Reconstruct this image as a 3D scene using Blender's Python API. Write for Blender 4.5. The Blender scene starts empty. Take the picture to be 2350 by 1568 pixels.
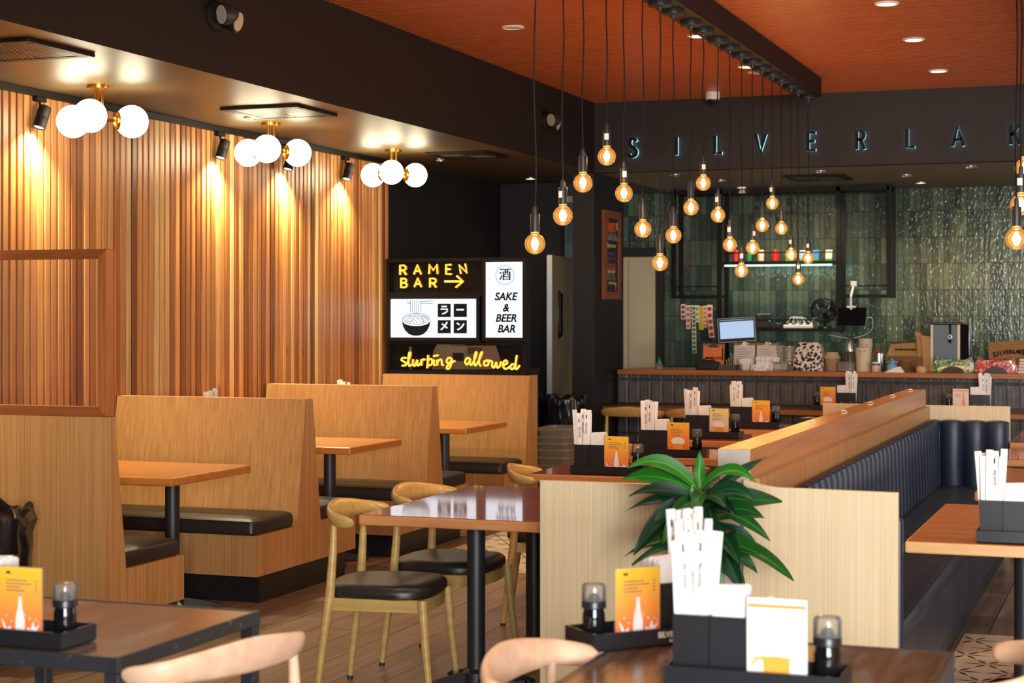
import bpy, bmesh, math, random
from math import pi, sin, cos, radians, sqrt, atan2
from mathutils import Vector, Matrix, Euler
R = random.Random(7)
SC = bpy.context.scene
COL = SC.collection

# ------------------------------------------------------------------ camera measurements
FPX, U0, V0, EYE = 4000.0, 1175.0, 720.0, 1.6
TH = math.atan(0.365); S_, C_ = sin(TH), cos(TH)
def ray(u):
    a = (u - U0) / FPX
    return a * C_ - S_, a * S_ + C_
def at(u, v, Y):                      # world point on the plane Y seen at pixel u, v
    rx, ry = ray(u); zc = Y / ry
    return Vector((zc * rx, Y, EYE - (v - V0) * zc / FPX))
def atx(u, v, X):
    rx, ry = ray(u); zc = X / rx
    return Vector((X, zc * ry, EYE - (v - V0) * zc / FPX))

# ------------------------------------------------------------------ materials
def lin(r, g, b):
    f = lambda c: (c / 255 / 12.92) if c / 255 <= 0.04045 else ((c / 255 + 0.055) / 1.055) ** 2.4
    return (f(r), f(g), f(b), 1.0)
def new_mat(name):
    m = bpy.data.materials.new(name); m.use_nodes = True
    nt = m.node_tree; b = nt.nodes.get('Principled BSDF')
    return m, nt, b
def N(nt, t, **kw):
    n = nt.nodes.new(t)
    for k, v in kw.items(): setattr(n, k, v)
    return n
def plain(name, col, rough=0.5, metal=0.0, spec=0.5, noise=0.0, nscale=60, bump=0.0, coat=0.0, trans=0.0, alpha=1.0, bscale=None):
    m, nt, b = new_mat(name)
    b.inputs['Base Color'].default_value = col
    b.inputs['Roughness'].default_value = rough
    b.inputs['Metallic'].default_value = metal
    b.inputs['Specular IOR Level'].default_value = spec
    b.inputs['Coat Weight'].default_value = coat
    b.inputs['Coat Roughness'].default_value = 0.1
    b.inputs['Transmission Weight'].default_value = trans
    b.inputs['Alpha'].default_value = alpha
    if noise or bump:
        tc = N(nt, 'ShaderNodeTexCoord'); nz = N(nt, 'ShaderNodeTexNoise')
        nz.inputs['Scale'].default_value = nscale; nz.inputs['Detail'].default_value = 4
        nt.links.new(tc.outputs['Object'], nz.inputs['Vector'])
        if noise:
            rp = N(nt, 'ShaderNodeValToRGB')
            rp.color_ramp.elements[0].position = 0.3; rp.color_ramp.elements[1].position = 0.7
            rp.color_ramp.elements[0].color = tuple(c * (1 - noise) for c in col[:3]) + (1,)
            rp.color_ramp.elements[1].color = tuple(min(1, c * (1 + noise)) for c in col[:3]) + (1,)
            nt.links.new(nz.outputs['Fac'], rp.inputs['Fac']); nt.links.new(rp.outputs['Color'], b.inputs['Base Color'])
        if bump:
            bp = N(nt, 'ShaderNodeBump'); bp.inputs['Strength'].default_value = bump; bp.inputs['Distance'].default_value = 0.01
            src = nz
            if bscale:
                src = N(nt, 'ShaderNodeTexNoise'); src.inputs['Scale'].default_value = bscale; src.inputs['Detail'].default_value = 3
                nt.links.new(tc.outputs['Object'], src.inputs['Vector'])
            nt.links.new(src.outputs['Fac'], bp.inputs['Height']); nt.links.new(bp.outputs['Normal'], b.inputs['Normal'])
    return m
def emit(name, col, strength, sample=True):
    m = bpy.data.materials.new(name); m.use_nodes = True; nt = m.node_tree
    for n in list(nt.nodes): nt.nodes.remove(n)
    o = N(nt, 'ShaderNodeOutputMaterial'); e = N(nt, 'ShaderNodeEmission')
    e.inputs['Color'].default_value = col; e.inputs['Strength'].default_value = strength
    nt.links.new(e.outputs[0], o.inputs[0])
    if not sample: m.cycles.emission_sampling = 'NONE'
    return m
def wood(name, c1, c2, axis='Z', across=90, along=1.6, rough=0.4, coat=0.0, coat_rough=0.1, contrast=(0.3, 0.7), c3=None, spec=0.4):
    """stretched-noise grain running along one object axis"""
    m, nt, b = new_mat(name)
    tc = N(nt, 'ShaderNodeTexCoord'); mp = N(nt, 'ShaderNodeMapping')
    sc = {'X': (along, across, across), 'Y': (across, along, across), 'Z': (across, across * .35, along)}[axis]
    mp.inputs['Scale'].default_value = sc
    oi = N(nt, 'ShaderNodeObjectInfo'); ad = N(nt, 'ShaderNodeVectorMath', operation='ADD')
    nt.links.new(tc.outputs['Object'], ad.inputs[0]); nt.links.new(oi.outputs['Random'], ad.inputs[1])
    nt.links.new(ad.outputs[0], mp.inputs['Vector'])
    nz = N(nt, 'ShaderNodeTexNoise'); nz.inputs['Scale'].default_value = 1.0; nz.inputs['Detail'].default_value = 5; nz.inputs['Roughness'].default_value = 0.6
    nt.links.new(mp.outputs[0], nz.inputs['Vector'])
    rp = N(nt, 'ShaderNodeValToRGB')
    rp.color_ramp.elements[0].position, rp.color_ramp.elements[1].position = contrast
    rp.color_ramp.elements[0].color = c2; rp.color_ramp.elements[1].color = c1
    if c3:
        e = rp.color_ramp.elements.new(0.5 * (contrast[0] + contrast[1])); e.color = c3
    nt.links.new(nz.outputs['Fac'], rp.inputs['Fac']); nt.links.new(rp.outputs[0], b.inputs['Base Color'])
    b.inputs['Roughness'].default_value = rough; b.inputs['Coat Weight'].default_value = coat; b.inputs['Coat Roughness'].default_value = coat_rough
    b.inputs['Specular IOR Level'].default_value = spec
    return m

M = {}
M['veneer'] = wood('oak_veneer', lin(198, 148, 92), lin(168, 120, 70), 'Z', 110, 1.2, 0.42, contrast=(0.32, 0.68))
M['veneer_pale'] = wood('pale_oak_veneer', lin(234, 214, 174), lin(216, 192, 148), 'Z', 130, 1.2, 0.42, contrast=(0.3, 0.7))
M['veneer_side'] = wood('oak_veneer_back', lin(196, 136, 72), lin(160, 104, 52), 'Z', 90, 1.2, 0.4, contrast=(0.3, 0.7))
M['cap_wood'] = wood('cap_beech', lin(206, 146, 84), lin(176, 116, 66), 'Y', 45, 1.5, 0.3, contrast=(0.3, 0.7))
M['cap_end'] = plain('weathered_laminate', lin(196, 184, 172), 0.6, noise=0.06, nscale=30)
M['table_gloss'] = wood('lacquered_butcher_block', lin(176, 96, 48), lin(132, 62, 28), 'X', 30, 1.0, 0.3, coat=1.0, coat_rough=0.05, contrast=(0.25, 0.75))
M['table_edge'] = wood('table_edge_block', lin(216, 154, 98), lin(184, 120, 72), 'X', 24, 2.0, 0.4, contrast=(0.3, 0.7))
M['booth_table'] = wood('honey_butcher_block', lin(204, 132, 60), lin(168, 98, 40), 'X', 36, 1.0, 0.3, coat=0.3, coat_rough=0.2, contrast=(0.25, 0.75))
M['screen_wood'] = wood('cedar_screen', lin(186, 112, 56), lin(146, 82, 38), 'Z', 60, 1.6, 0.45)
M['screen_wood_h'] = wood('cedar_screen_rail', lin(160, 90, 42), lin(122, 64, 28), 'X', 60, 1.6, 0.45)
M['black_vinyl'] = plain('black_vinyl', (0.020, 0.017, 0.015, 1), 0.38, spec=0.5, bump=0.08, nscale=350)
M['navy_vinyl'] = plain('navy_vinyl', (0.014, 0.023, 0.048, 1), 0.38, spec=0.38, bump=0.06, nscale=300)
M['black_paint'] = plain('black_wall_paint', (0.012, 0.010, 0.009, 1), 0.55, spec=0.35, bump=0.04, nscale=500)
M['soffit_paint'] = plain('soffit_paint', (0.013, 0.0075, 0.0045, 1), 0.6, spec=0.3, bump=0.05, nscale=400)
M['fascia_paint'] = plain('fascia_paint', (0.026, 0.020, 0.017, 1), 0.6, spec=0.3, bump=0.05, nscale=400)
M['satin_ceiling'] = plain('satin_black_ceiling', (0.100, 0.066, 0.034, 1), 0.42, spec=0.24, bump=0.05, nscale=5)
M['kitchen_ceiling'] = plain('kitchen_ceiling_paint', (0.22, 0.19, 0.13, 1), 0.5, spec=0.3)
M['toe'] = plain('black_toe_kick', (0.010, 0.009, 0.009, 1), 0.45, noise=0.3, nscale=40)
M['black_metal'] = plain('black_powder_coat', (0.016, 0.017, 0.019, 1), 0.42, metal=0.0, spec=0.55, bump=0.1, nscale=600)
M['rack_metal'] = plain('dark_rack_steel', (0.008, 0.0065, 0.0055, 1), 0.5, spec=.18)
M['black_plastic'] = plain('black_plastic', (0.014, 0.015, 0.018, 1), 0.32, spec=0.5)
M['black_gloss'] = plain('glossy_black', (0.006, 0.006, 0.007, 1), 0.08, spec=0.6)
M['brass'] = plain('brushed_brass', lin(212, 160, 70), 0.25, metal=1.0)
M['steel'] = plain('stainless_steel', lin(190, 190, 190), 0.25, metal=1.0)
M['alu'] = plain('aluminium_edge', lin(176, 176, 176), 0.35, metal=0.8)
M['white'] = plain('white_plastic', lin(232, 230, 224), 0.45)
M['paper'] = plain('white_paper', lin(240, 238, 234), 0.75, noise=0.02, nscale=80)
M['ink'] = plain('dark_ink', (0.008, 0.008, 0.009, 1), 0.8, spec=.1)
M['ink_grey'] = plain('grey_ink', lin(110, 100, 90), 0.7)
M['chair_wood'] = wood('olive_ash_chair', lin(208, 174, 106), lin(180, 146, 82), 'X', 30, 4, 0.35, coat=0.25, coat_rough=0.2)
M['beech'] = wood('pale_beech_chair', lin(232, 196, 166), lin(214, 172, 138), 'X', 22, 3, 0.45)
M['cream_door'] = plain('cream_door_paint', lin(196, 176, 136), 0.55, noise=0.03, nscale=30)
M['dark_bin'] = plain('dark_bin', (0.01, 0.01, 0.01, 1), 0.5)
M['bag'] = plain('black_bin_liner', (0.008, 0.008, 0.009, 1), 0.16, spec=0.7)
M['tub'] = plain('grey_tub_plastic', lin(128, 122, 106), 0.5)
M['cardboard'] = plain('cardboard', lin(150, 108, 64), 0.8, noise=0.06, nscale=30)
M['kraft'] = plain('kraft_paper', lin(176, 138, 88), 0.8, noise=0.1, nscale=14)
M['clear'] = None
M['pot'] = plain('dark_planter', (0.02, 0.02, 0.02, 1), 0.5)
M['chalk'] = plain('chalkboard', (0.016, 0.018, 0.017, 1), 0.6)
M['board_frame'] = wood('board_frame_wood', lin(150, 86, 44), lin(112, 58, 26), 'Z', 50, 2, 0.5)

def glass_mat(name, tint=(1, 1, 1, 1), refl=1.0, opac=0.0, base=(0.9, 0.9, 0.9, 1)):
    m = bpy.data.materials.new(name); m.use_nodes = True; nt = m.node_tree
    for n in list(nt.nodes): nt.nodes.remove(n)
    o = N(nt, 'ShaderNodeOutputMaterial'); t = N(nt, 'ShaderNodeBsdfTransparent'); g = N(nt, 'ShaderNodeBsdfGlossy')
    t.inputs['Color'].default_value = tint; g.inputs['Roughness'].default_value = 0.05
    fr = N(nt, 'ShaderNodeFresnel'); fr.inputs['IOR'].default_value = 1.45
    mx = N(nt, 'ShaderNodeMixShader'); fm = N(nt, 'ShaderNodeMath', operation='MULTIPLY'); fm.inputs[1].default_value = refl; nt.links.new(fr.outputs[0], fm.inputs[0]); nt.links.new(fm.outputs[0], mx.inputs[0]); nt.links.new(t.outputs[0], mx.inputs[1]); nt.links.new(g.outputs[0], mx.inputs[2])
    last = mx
    if opac > 0:
        d = N(nt, 'ShaderNodeBsdfDiffuse'); d.inputs['Color'].default_value = base
        m2 = N(nt, 'ShaderNodeMixShader'); m2.inputs[0].default_value = opac
        nt.links.new(mx.outputs[0], m2.inputs[1]); nt.links.new(d.outputs[0], m2.inputs[2]); last = m2
    nt.links.new(last.outputs[0], o.inputs[0])
    return m
M['glass'] = glass_mat('clear_glass', refl=.35)
M['louvre'] = plain('vent_louvre', (.045, .036, .028, 1), .4)
M['clear'] = glass_mat('clear_plastic', (0.95, 0.95, 0.93, 1), opac=0.12)
M['smoke'] = glass_mat('smoke_plastic', (0.80, 0.76, 0.70, 1), opac=0.10)
M['frosted'] = glass_mat('frosted_plastic', (0.9, 0.9, 0.85, 1), opac=0.45, base=lin(210, 205, 185))

# amber bulb glass: tinted clear shell that also glows a little
def bulb_glass():
    m = bpy.data.materials.new('amber_bulb_glass'); m.use_nodes = True; nt = m.node_tree
    for n in list(nt.nodes): nt.nodes.remove(n)
    o = N(nt, 'ShaderNodeOutputMaterial'); t = N(nt, 'ShaderNodeBsdfTransparent'); t.inputs['Color'].default_value = (1.0, 0.80, 0.50, 1)
    e = N(nt, 'ShaderNodeEmission'); e.inputs['Color'].default_value = (1.0, 0.40, 0.09, 1)
    lw = N(nt, 'ShaderNodeLayerWeight'); lw.inputs['Blend'].default_value = 0.35
    ml = N(nt, 'ShaderNodeMath', operation='MULTIPLY_ADD'); ml.inputs[1].default_value = 0.70; ml.inputs[2].default_value = 0.34
    nt.links.new(lw.outputs['Facing'], ml.inputs[0]); nt.links.new(ml.outputs[0], e.inputs['Strength'])
    ad = N(nt, 'ShaderNodeAddShader'); nt.links.new(t.outputs[0], ad.inputs[0]); nt.links.new(e.outputs[0], ad.inputs[1])
    g = N(nt, 'ShaderNodeBsdfGlossy'); g.inputs['Roughness'].default_value = 0.03
    fr = N(nt, 'ShaderNodeFresnel'); fr.inputs['IOR'].default_value = 1.35
    mx = N(nt, 'ShaderNodeMixShader'); nt.links.new(fr.outputs[0], mx.inputs[0]); nt.links.new(ad.outputs[0], mx.inputs[1]); nt.links.new(g.outputs[0], mx.inputs[2])
    nt.links.new(mx.outputs[0], o.inputs[0]); m.cycles.emission_sampling = 'NONE'
    return m
M['bulb_glass'] = bulb_glass()
M['filament'] = emit('glowing_filament', (1.0, 0.72, 0.34, 1), 9.0, False)
M['filament_glow'] = emit('filament_halo', (1.0, 0.50, 0.13, 1), 1.6, False)
M['globe'] = emit('opal_globe', (1.0, 0.87, 0.58, 1), 17.0)
M['lens'] = emit('warm_lamp_lens', (1.0, 0.86, 0.62, 1), 3.0, False)
M['lens_dim'] = plain('lamp_lens_off', lin(196, 176, 150), 0.3)
M['panel_white'] = emit('lightbox_white', (0.84, 0.92, 1.0, 1), 1.15)
M['neon'] = emit('yellow_neon', (1.0, 0.60, 0.06, 1), 1.7, False)
M['halo'] = emit('cyan_halo', (0.38, 0.82, 1.0, 1), 3.0, False)
M['led'] = emit('led_strip', (0.55, 1.0, 0.90, 1), 1.6)
M['pos_screen'] = emit('pos_screen_glow', (0.55, 0.70, 0.95, 1), 0.75)

def worn_top():
    m, nt, b = new_mat('worn_table_top')
    tc = N(nt, 'ShaderNodeTexCoord'); mp = N(nt, 'ShaderNodeMapping'); mp.inputs['Scale'].default_value = (40, 2.2, 40); mp.inputs['Rotation'].default_value = (0, 0, 0.12)
    nz = N(nt, 'ShaderNodeTexNoise'); nz.inputs['Scale'].default_value = 1; nz.inputs['Detail'].default_value = 5
    nt.links.new(tc.outputs['Object'], mp.inputs[0]); nt.links.new(mp.outputs[0], nz.inputs['Vector'])
    rp = N(nt, 'ShaderNodeValToRGB'); rp.color_ramp.elements[0].position = .3; rp.color_ramp.elements[1].position = .75
    rp.color_ramp.elements[0].color = lin(84, 62, 48); rp.color_ramp.elements[1].color = lin(128, 94, 70)
    nt.links.new(nz.outputs['Fac'], rp.inputs[0])
    m2 = N(nt, 'ShaderNodeMapping'); m2.inputs['Scale'].default_value = (9, 1.6, 9)
    n2 = N(nt, 'ShaderNodeTexNoise'); n2.inputs['Scale'].default_value = 1.0; n2.inputs['Detail'].default_value = 6; n2.inputs['Roughness'].default_value = .65
    nt.links.new(tc.outputs['Object'], m2.inputs[0]); nt.links.new(m2.outputs[0], n2.inputs['Vector'])
    r2 = N(nt, 'ShaderNodeValToRGB'); r2.color_ramp.elements[0].position = .50; r2.color_ramp.elements[1].position = .66
    r2.color_ramp.elements[0].color = (0, 0, 0, 1); r2.color_ramp.elements[1].color = (.6, .6, .6, 1)
    nt.links.new(n2.outputs['Fac'], r2.inputs[0])
    mx = N(nt, 'ShaderNodeMixRGB'); mx.inputs[2].default_value = lin(140, 136, 136)
    nt.links.new(r2.outputs[0], mx.inputs[0]); nt.links.new(rp.outputs[0], mx.inputs[1]); nt.links.new(mx.outputs[0], b.inputs['Base Color'])
    b.inputs['Roughness'].default_value = .2
    return m
M['worn_top'] = worn_top()
def worn_metal():
    m, nt, b = new_mat('chipped_black_steel')
    tc = N(nt, 'ShaderNodeTexCoord'); nz = N(nt, 'ShaderNodeTexNoise'); nz.inputs['Scale'].default_value = 38; nz.inputs['Detail'].default_value = 6
    nt.links.new(tc.outputs['Object'], nz.inputs['Vector'])
    rp = N(nt, 'ShaderNodeValToRGB'); rp.color_ramp.elements[0].position = .66; rp.color_ramp.elements[1].position = .72
    rp.color_ramp.elements[0].color = (.025, .028, .033, 1); rp.color_ramp.elements[1].color = (.16, .17, .18, 1)
    nt.links.new(nz.outputs['Fac'], rp.inputs[0]); nt.links.new(rp.outputs[0], b.inputs['Base Color'])
    b.inputs['Roughness'].default_value = .4
    return m
M['worn_metal'] = worn_metal()

def floor_mat():
    m, nt, b = new_mat('wood_look_plank_floor')
    tc = N(nt, 'ShaderNodeTexCoord'); mp = N(nt, 'ShaderNodeMapping')
    mp.inputs['Rotation'].default_value = (0, 0, pi / 2); mp.inputs['Location'].default_value = (0.35, 0.105, 0)
    nt.links.new(tc.outputs['Object'], mp.inputs[0])
    br = N(nt, 'ShaderNodeTexBrick'); br.offset = 0.37
    br.inputs['Scale'].default_value = 1.0; br.inputs['Brick Width'].default_value = 1.2; br.inputs['Row Height'].default_value = 0.215
    br.inputs['Mortar Size'].default_value = 0.0035; br.inputs['Mortar Smooth'].default_value = 0.1; br.inputs['Bias'].default_value = 0
    br.inputs['Color1'].default_value = (0.0, 0.0, 0.0, 1); br.inputs['Color2'].default_value = (1, 1, 1, 1); br.inputs['Mortar'].default_value = (.5, .5, .5, 1)
    nt.links.new(mp.outputs[0], br.inputs['Vector'])
    m2 = N(nt, 'ShaderNodeMapping'); m2.inputs['Scale'].default_value = (28, 1.4, 1)
    ad = N(nt, 'ShaderNodeVectorMath', operation='ADD'); nt.links.new(tc.outputs['Object'], ad.inputs[0]); nt.links.new(br.outputs['Color'], ad.inputs[1])
    nt.links.new(ad.outputs[0], m2.inputs[0])
    nz = N(nt, 'ShaderNodeTexNoise'); nz.inputs['Scale'].default_value = 1; nz.inputs['Detail'].default_value = 6; nz.inputs['Roughness'].default_value = .62; nz.inputs['Distortion'].default_value = .6
    nt.links.new(m2.outputs[0], nz.inputs['Vector'])
    rp = N(nt, 'ShaderNodeValToRGB'); rp.color_ramp.elements[0].position = .28; rp.color_ramp.elements[1].position = .72
    rp.color_ramp.elements[0].color = lin(106, 90, 76); rp.color_ramp.elements[1].color = lin(156, 133, 115)
    nt.links.new(nz.outputs['Fac'], rp.inputs[0])
    hs = N(nt, 'ShaderNodeMixRGB', blend_type='MULTIPLY'); hs.inputs[0].default_value = .22
    nt.links.new(rp.outputs[0], hs.inputs[1]); nt.links.new(br.outputs['Color'], hs.inputs[2])
    mo = N(nt, 'ShaderNodeMixRGB'); mo.inputs[2].default_value = (.012, .009, .007, 1)
    nt.links.new(br.outputs['Fac'], mo.inputs[0]); nt.links.new(hs.outputs[0], mo.inputs[1]); nt.links.new(mo.outputs[0], b.inputs['Base Color'])
    b.inputs['Roughness'].default_value = .34; b.inputs['Specular IOR Level'].default_value = .45
    bp = N(nt, 'ShaderNodeBump'); bp.inputs['Strength'].default_value = .35; bp.inputs['Distance'].default_value = .003; bp.invert = True
    nt.links.new(br.outputs['Fac'], bp.inputs['Height']); nt.links.new(bp.outputs[0], b.inputs['Normal'])
    return m
M['floor'] = floor_mat()
M['cement'] = plain('cream_cement_tile', lin(202, 188, 168), .5, noise=.05, nscale=9)
M['cement_leaf'] = plain('rust_leaf_inlay', lin(92, 52, 40), .5)

def zellige():
    m, nt, b = new_mat('green_glazed_tile')
    tc = N(nt, 'ShaderNodeTexCoord'); sp = N(nt, 'ShaderNodeSeparateXYZ'); cb = N(nt, 'ShaderNodeCombineXYZ')
    nt.links.new(tc.outputs['Object'], sp.inputs[0]); nt.links.new(sp.outputs['X'], cb.inputs['X']); nt.links.new(sp.outputs['Z'], cb.inputs['Y'])
    br = N(nt, 'ShaderNodeTexBrick'); br.offset = 0.0
    br.inputs['Scale'].default_value = 1; br.inputs['Brick Width'].default_value = .0560; br.inputs['Row Height'].default_value = .2625
    br.inputs['Mortar Size'].default_value = .0024; br.inputs['Mortar Smooth'].default_value = .25; br.inputs['Bias'].default_value = 0
    br.inputs['Color1'].default_value = (0, 0, 0, 1); br.inputs['Color2'].default_value = (1, 1, 1, 1)
    nt.links.new(cb.outputs[0], br.inputs['Vector'])
    rp = N(nt, 'ShaderNodeValToRGB'); rp.color_ramp.elements[0].color = lin(44, 62, 54); rp.color_ramp.elements[1].color = lin(90, 104, 86)
    nt.links.new(br.outputs['Color'], rp.inputs[0])
    n1 = N(nt, 'ShaderNodeTexNoise'); n1.inputs['Scale'].default_value = 28; n1.inputs['Detail'].default_value = 3
    mp = N(nt, 'ShaderNodeMapping'); mp.inputs['Scale'].default_value = (1.6, .7, 1)
    ad = N(nt, 'ShaderNodeVectorMath', operation='ADD'); nt.links.new(cb.outputs[0], mp.inputs[0]); nt.links.new(mp.outputs[0], ad.inputs[0]); nt.links.new(br.outputs['Color'], ad.inputs[1])
    nt.links.new(ad.outputs[0], n1.inputs['Vector'])
    mx = N(nt, 'ShaderNodeMixRGB', blend_type='OVERLAY'); mx.inputs[0].default_value = .35
    nt.links.new(rp.outputs[0], mx.inputs[1]); nt.links.new(n1.outputs['Fac'], mx.inputs[2])
    mo = N(nt, 'ShaderNodeMixRGB'); mo.inputs[2].default_value = (.012, .014, .011, 1)
    nt.links.new(br.outputs['Fac'], mo.inputs[0]); nt.links.new(mx.outputs[0], mo.inputs[1]); nt.links.new(mo.outputs[0], b.inputs['Base Color'])
    rr = N(nt, 'ShaderNodeMath', operation='MULTIPLY_ADD'); rr.inputs[1].default_value = .6; rr.inputs[2].default_value = .10
    nt.links.new(br.outputs['Fac'], rr.inputs[0]); nt.links.new(rr.outputs[0], b.inputs['Roughness'])
    b1 = N(nt, 'ShaderNodeBump'); b1.inputs['Strength'].default_value = .50; b1.inputs['Distance'].default_value = .008
    nt.links.new(n1.outputs['Fac'], b1.inputs['Height'])
    b2 = N(nt, 'ShaderNodeBump'); b2.inputs['Strength'].default_value = .9; b2.inputs['Distance'].default_value = .006; b2.invert = True
    nt.links.new(br.outputs['Fac'], b2.inputs['Height']); nt.links.new(b1.outputs[0], b2.inputs['Normal']); nt.links.new(b2.outputs[0], b.inputs['Normal'])
    b.inputs['Specular IOR Level'].default_value = .42
    return m
M['zellige'] = zellige()
M['bar_tile'] = plain('dark_relief_tile', (.135, .128, .120, 1), .18, spec=1.0, noise=.2, nscale=12)
def slat_mat():
    m, nt, b = new_mat('cedar_slats')
    at_ = N(nt, 'ShaderNodeAttribute'); at_.attribute_name = 'tone'
    tc = N(nt, 'ShaderNodeTexCoord'); mp = N(nt, 'ShaderNodeMapping'); mp.inputs['Scale'].default_value = (60, 60, 1.5)
    ad = N(nt, 'ShaderNodeVectorMath', operation='ADD'); nt.links.new(tc.outputs['Object'], ad.inputs[0]); nt.links.new(at_.outputs['Color'], ad.inputs[1])
    nt.links.new(ad.outputs[0], mp.inputs[0])
    nz = N(nt, 'ShaderNodeTexNoise'); nz.inputs['Scale'].default_value = 1; nz.inputs['Detail'].default_value = 4; nz.inputs['Distortion'].default_value = .8
    nt.links.new(mp.outputs[0], nz.inputs['Vector'])
    rp = N(nt, 'ShaderNodeValToRGB'); rp.color_ramp.elements[0].position = .25; rp.color_ramp.elements[1].position = .65
    rp.color_ramp.elements[0].color = (.62, .58, .54, 1); rp.color_ramp.elements[1].color = (1.08, 1.06, 1.04, 1)
    nt.links.new(nz.outputs['Fac'], rp.inputs[0])
    mu = N(nt, 'ShaderNodeMixRGB', blend_type='MULTIPLY'); mu.inputs[0].default_value = 1
    nt.links.new(at_.outputs['Color'], mu.inputs[1]); nt.links.new(rp.outputs[0], mu.inputs[2])
    # knots
    vm = N(nt, 'ShaderNodeMapping'); vm.inputs['Scale'].default_value = (6, 6, 1.7); nt.links.new(ad.outputs[0], vm.inputs[0])
    vo = N(nt, 'ShaderNodeTexVoronoi'); vo.inputs['Scale'].default_value = 1.0; nt.links.new(vm.outputs[0], vo.inputs['Vector'])
    kr = N(nt, 'ShaderNodeValToRGB'); kr.color_ramp.elements[0].position = .03; kr.color_ramp.elements[1].position = .11
    kr.color_ramp.elements[0].color = (.35, .25, .2, 1); kr.color_ramp.elements[1].color = (1, 1, 1, 1); nt.links.new(vo.outputs['Distance'], kr.inputs[0])
    mk = N(nt, 'ShaderNodeMixRGB', blend_type='MULTIPLY'); mk.inputs[0].default_value = 1
    nt.links.new(mu.outputs[0], mk.inputs[1]); nt.links.new(kr.outputs[0], mk.inputs[2]); nt.links.new(mk.outputs[0], b.inputs['Base Color'])
    b.inputs['Roughness'].default_value = .38; b.inputs['Specular IOR Level'].default_value = .5
    return m
M['slat'] = slat_mat()
M['slat_back'] = plain('slat_backing', (.010, .008, .006, 1), .9)
M['rib'] = wood('stained_ceiling_ribs', lin(192, 104, 54), lin(168, 84, 40), 'X', 40, .8, .34, contrast=(.25, .75))
def leaf_mat():
    m, nt, b = new_mat('plant_leaf')
    a = N(nt, 'ShaderNodeAttribute'); a.attribute_name = 'tone'
    nt.links.new(a.outputs['Color'], b.inputs['Base Color']); b.inputs['Roughness'].default_value = .45; b.inputs['Specular IOR Level'].default_value = .3
    return m
M['leaf'] = leaf_mat()
M['stem'] = plain('plant_stem', lin(120, 150, 96), .5)
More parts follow.
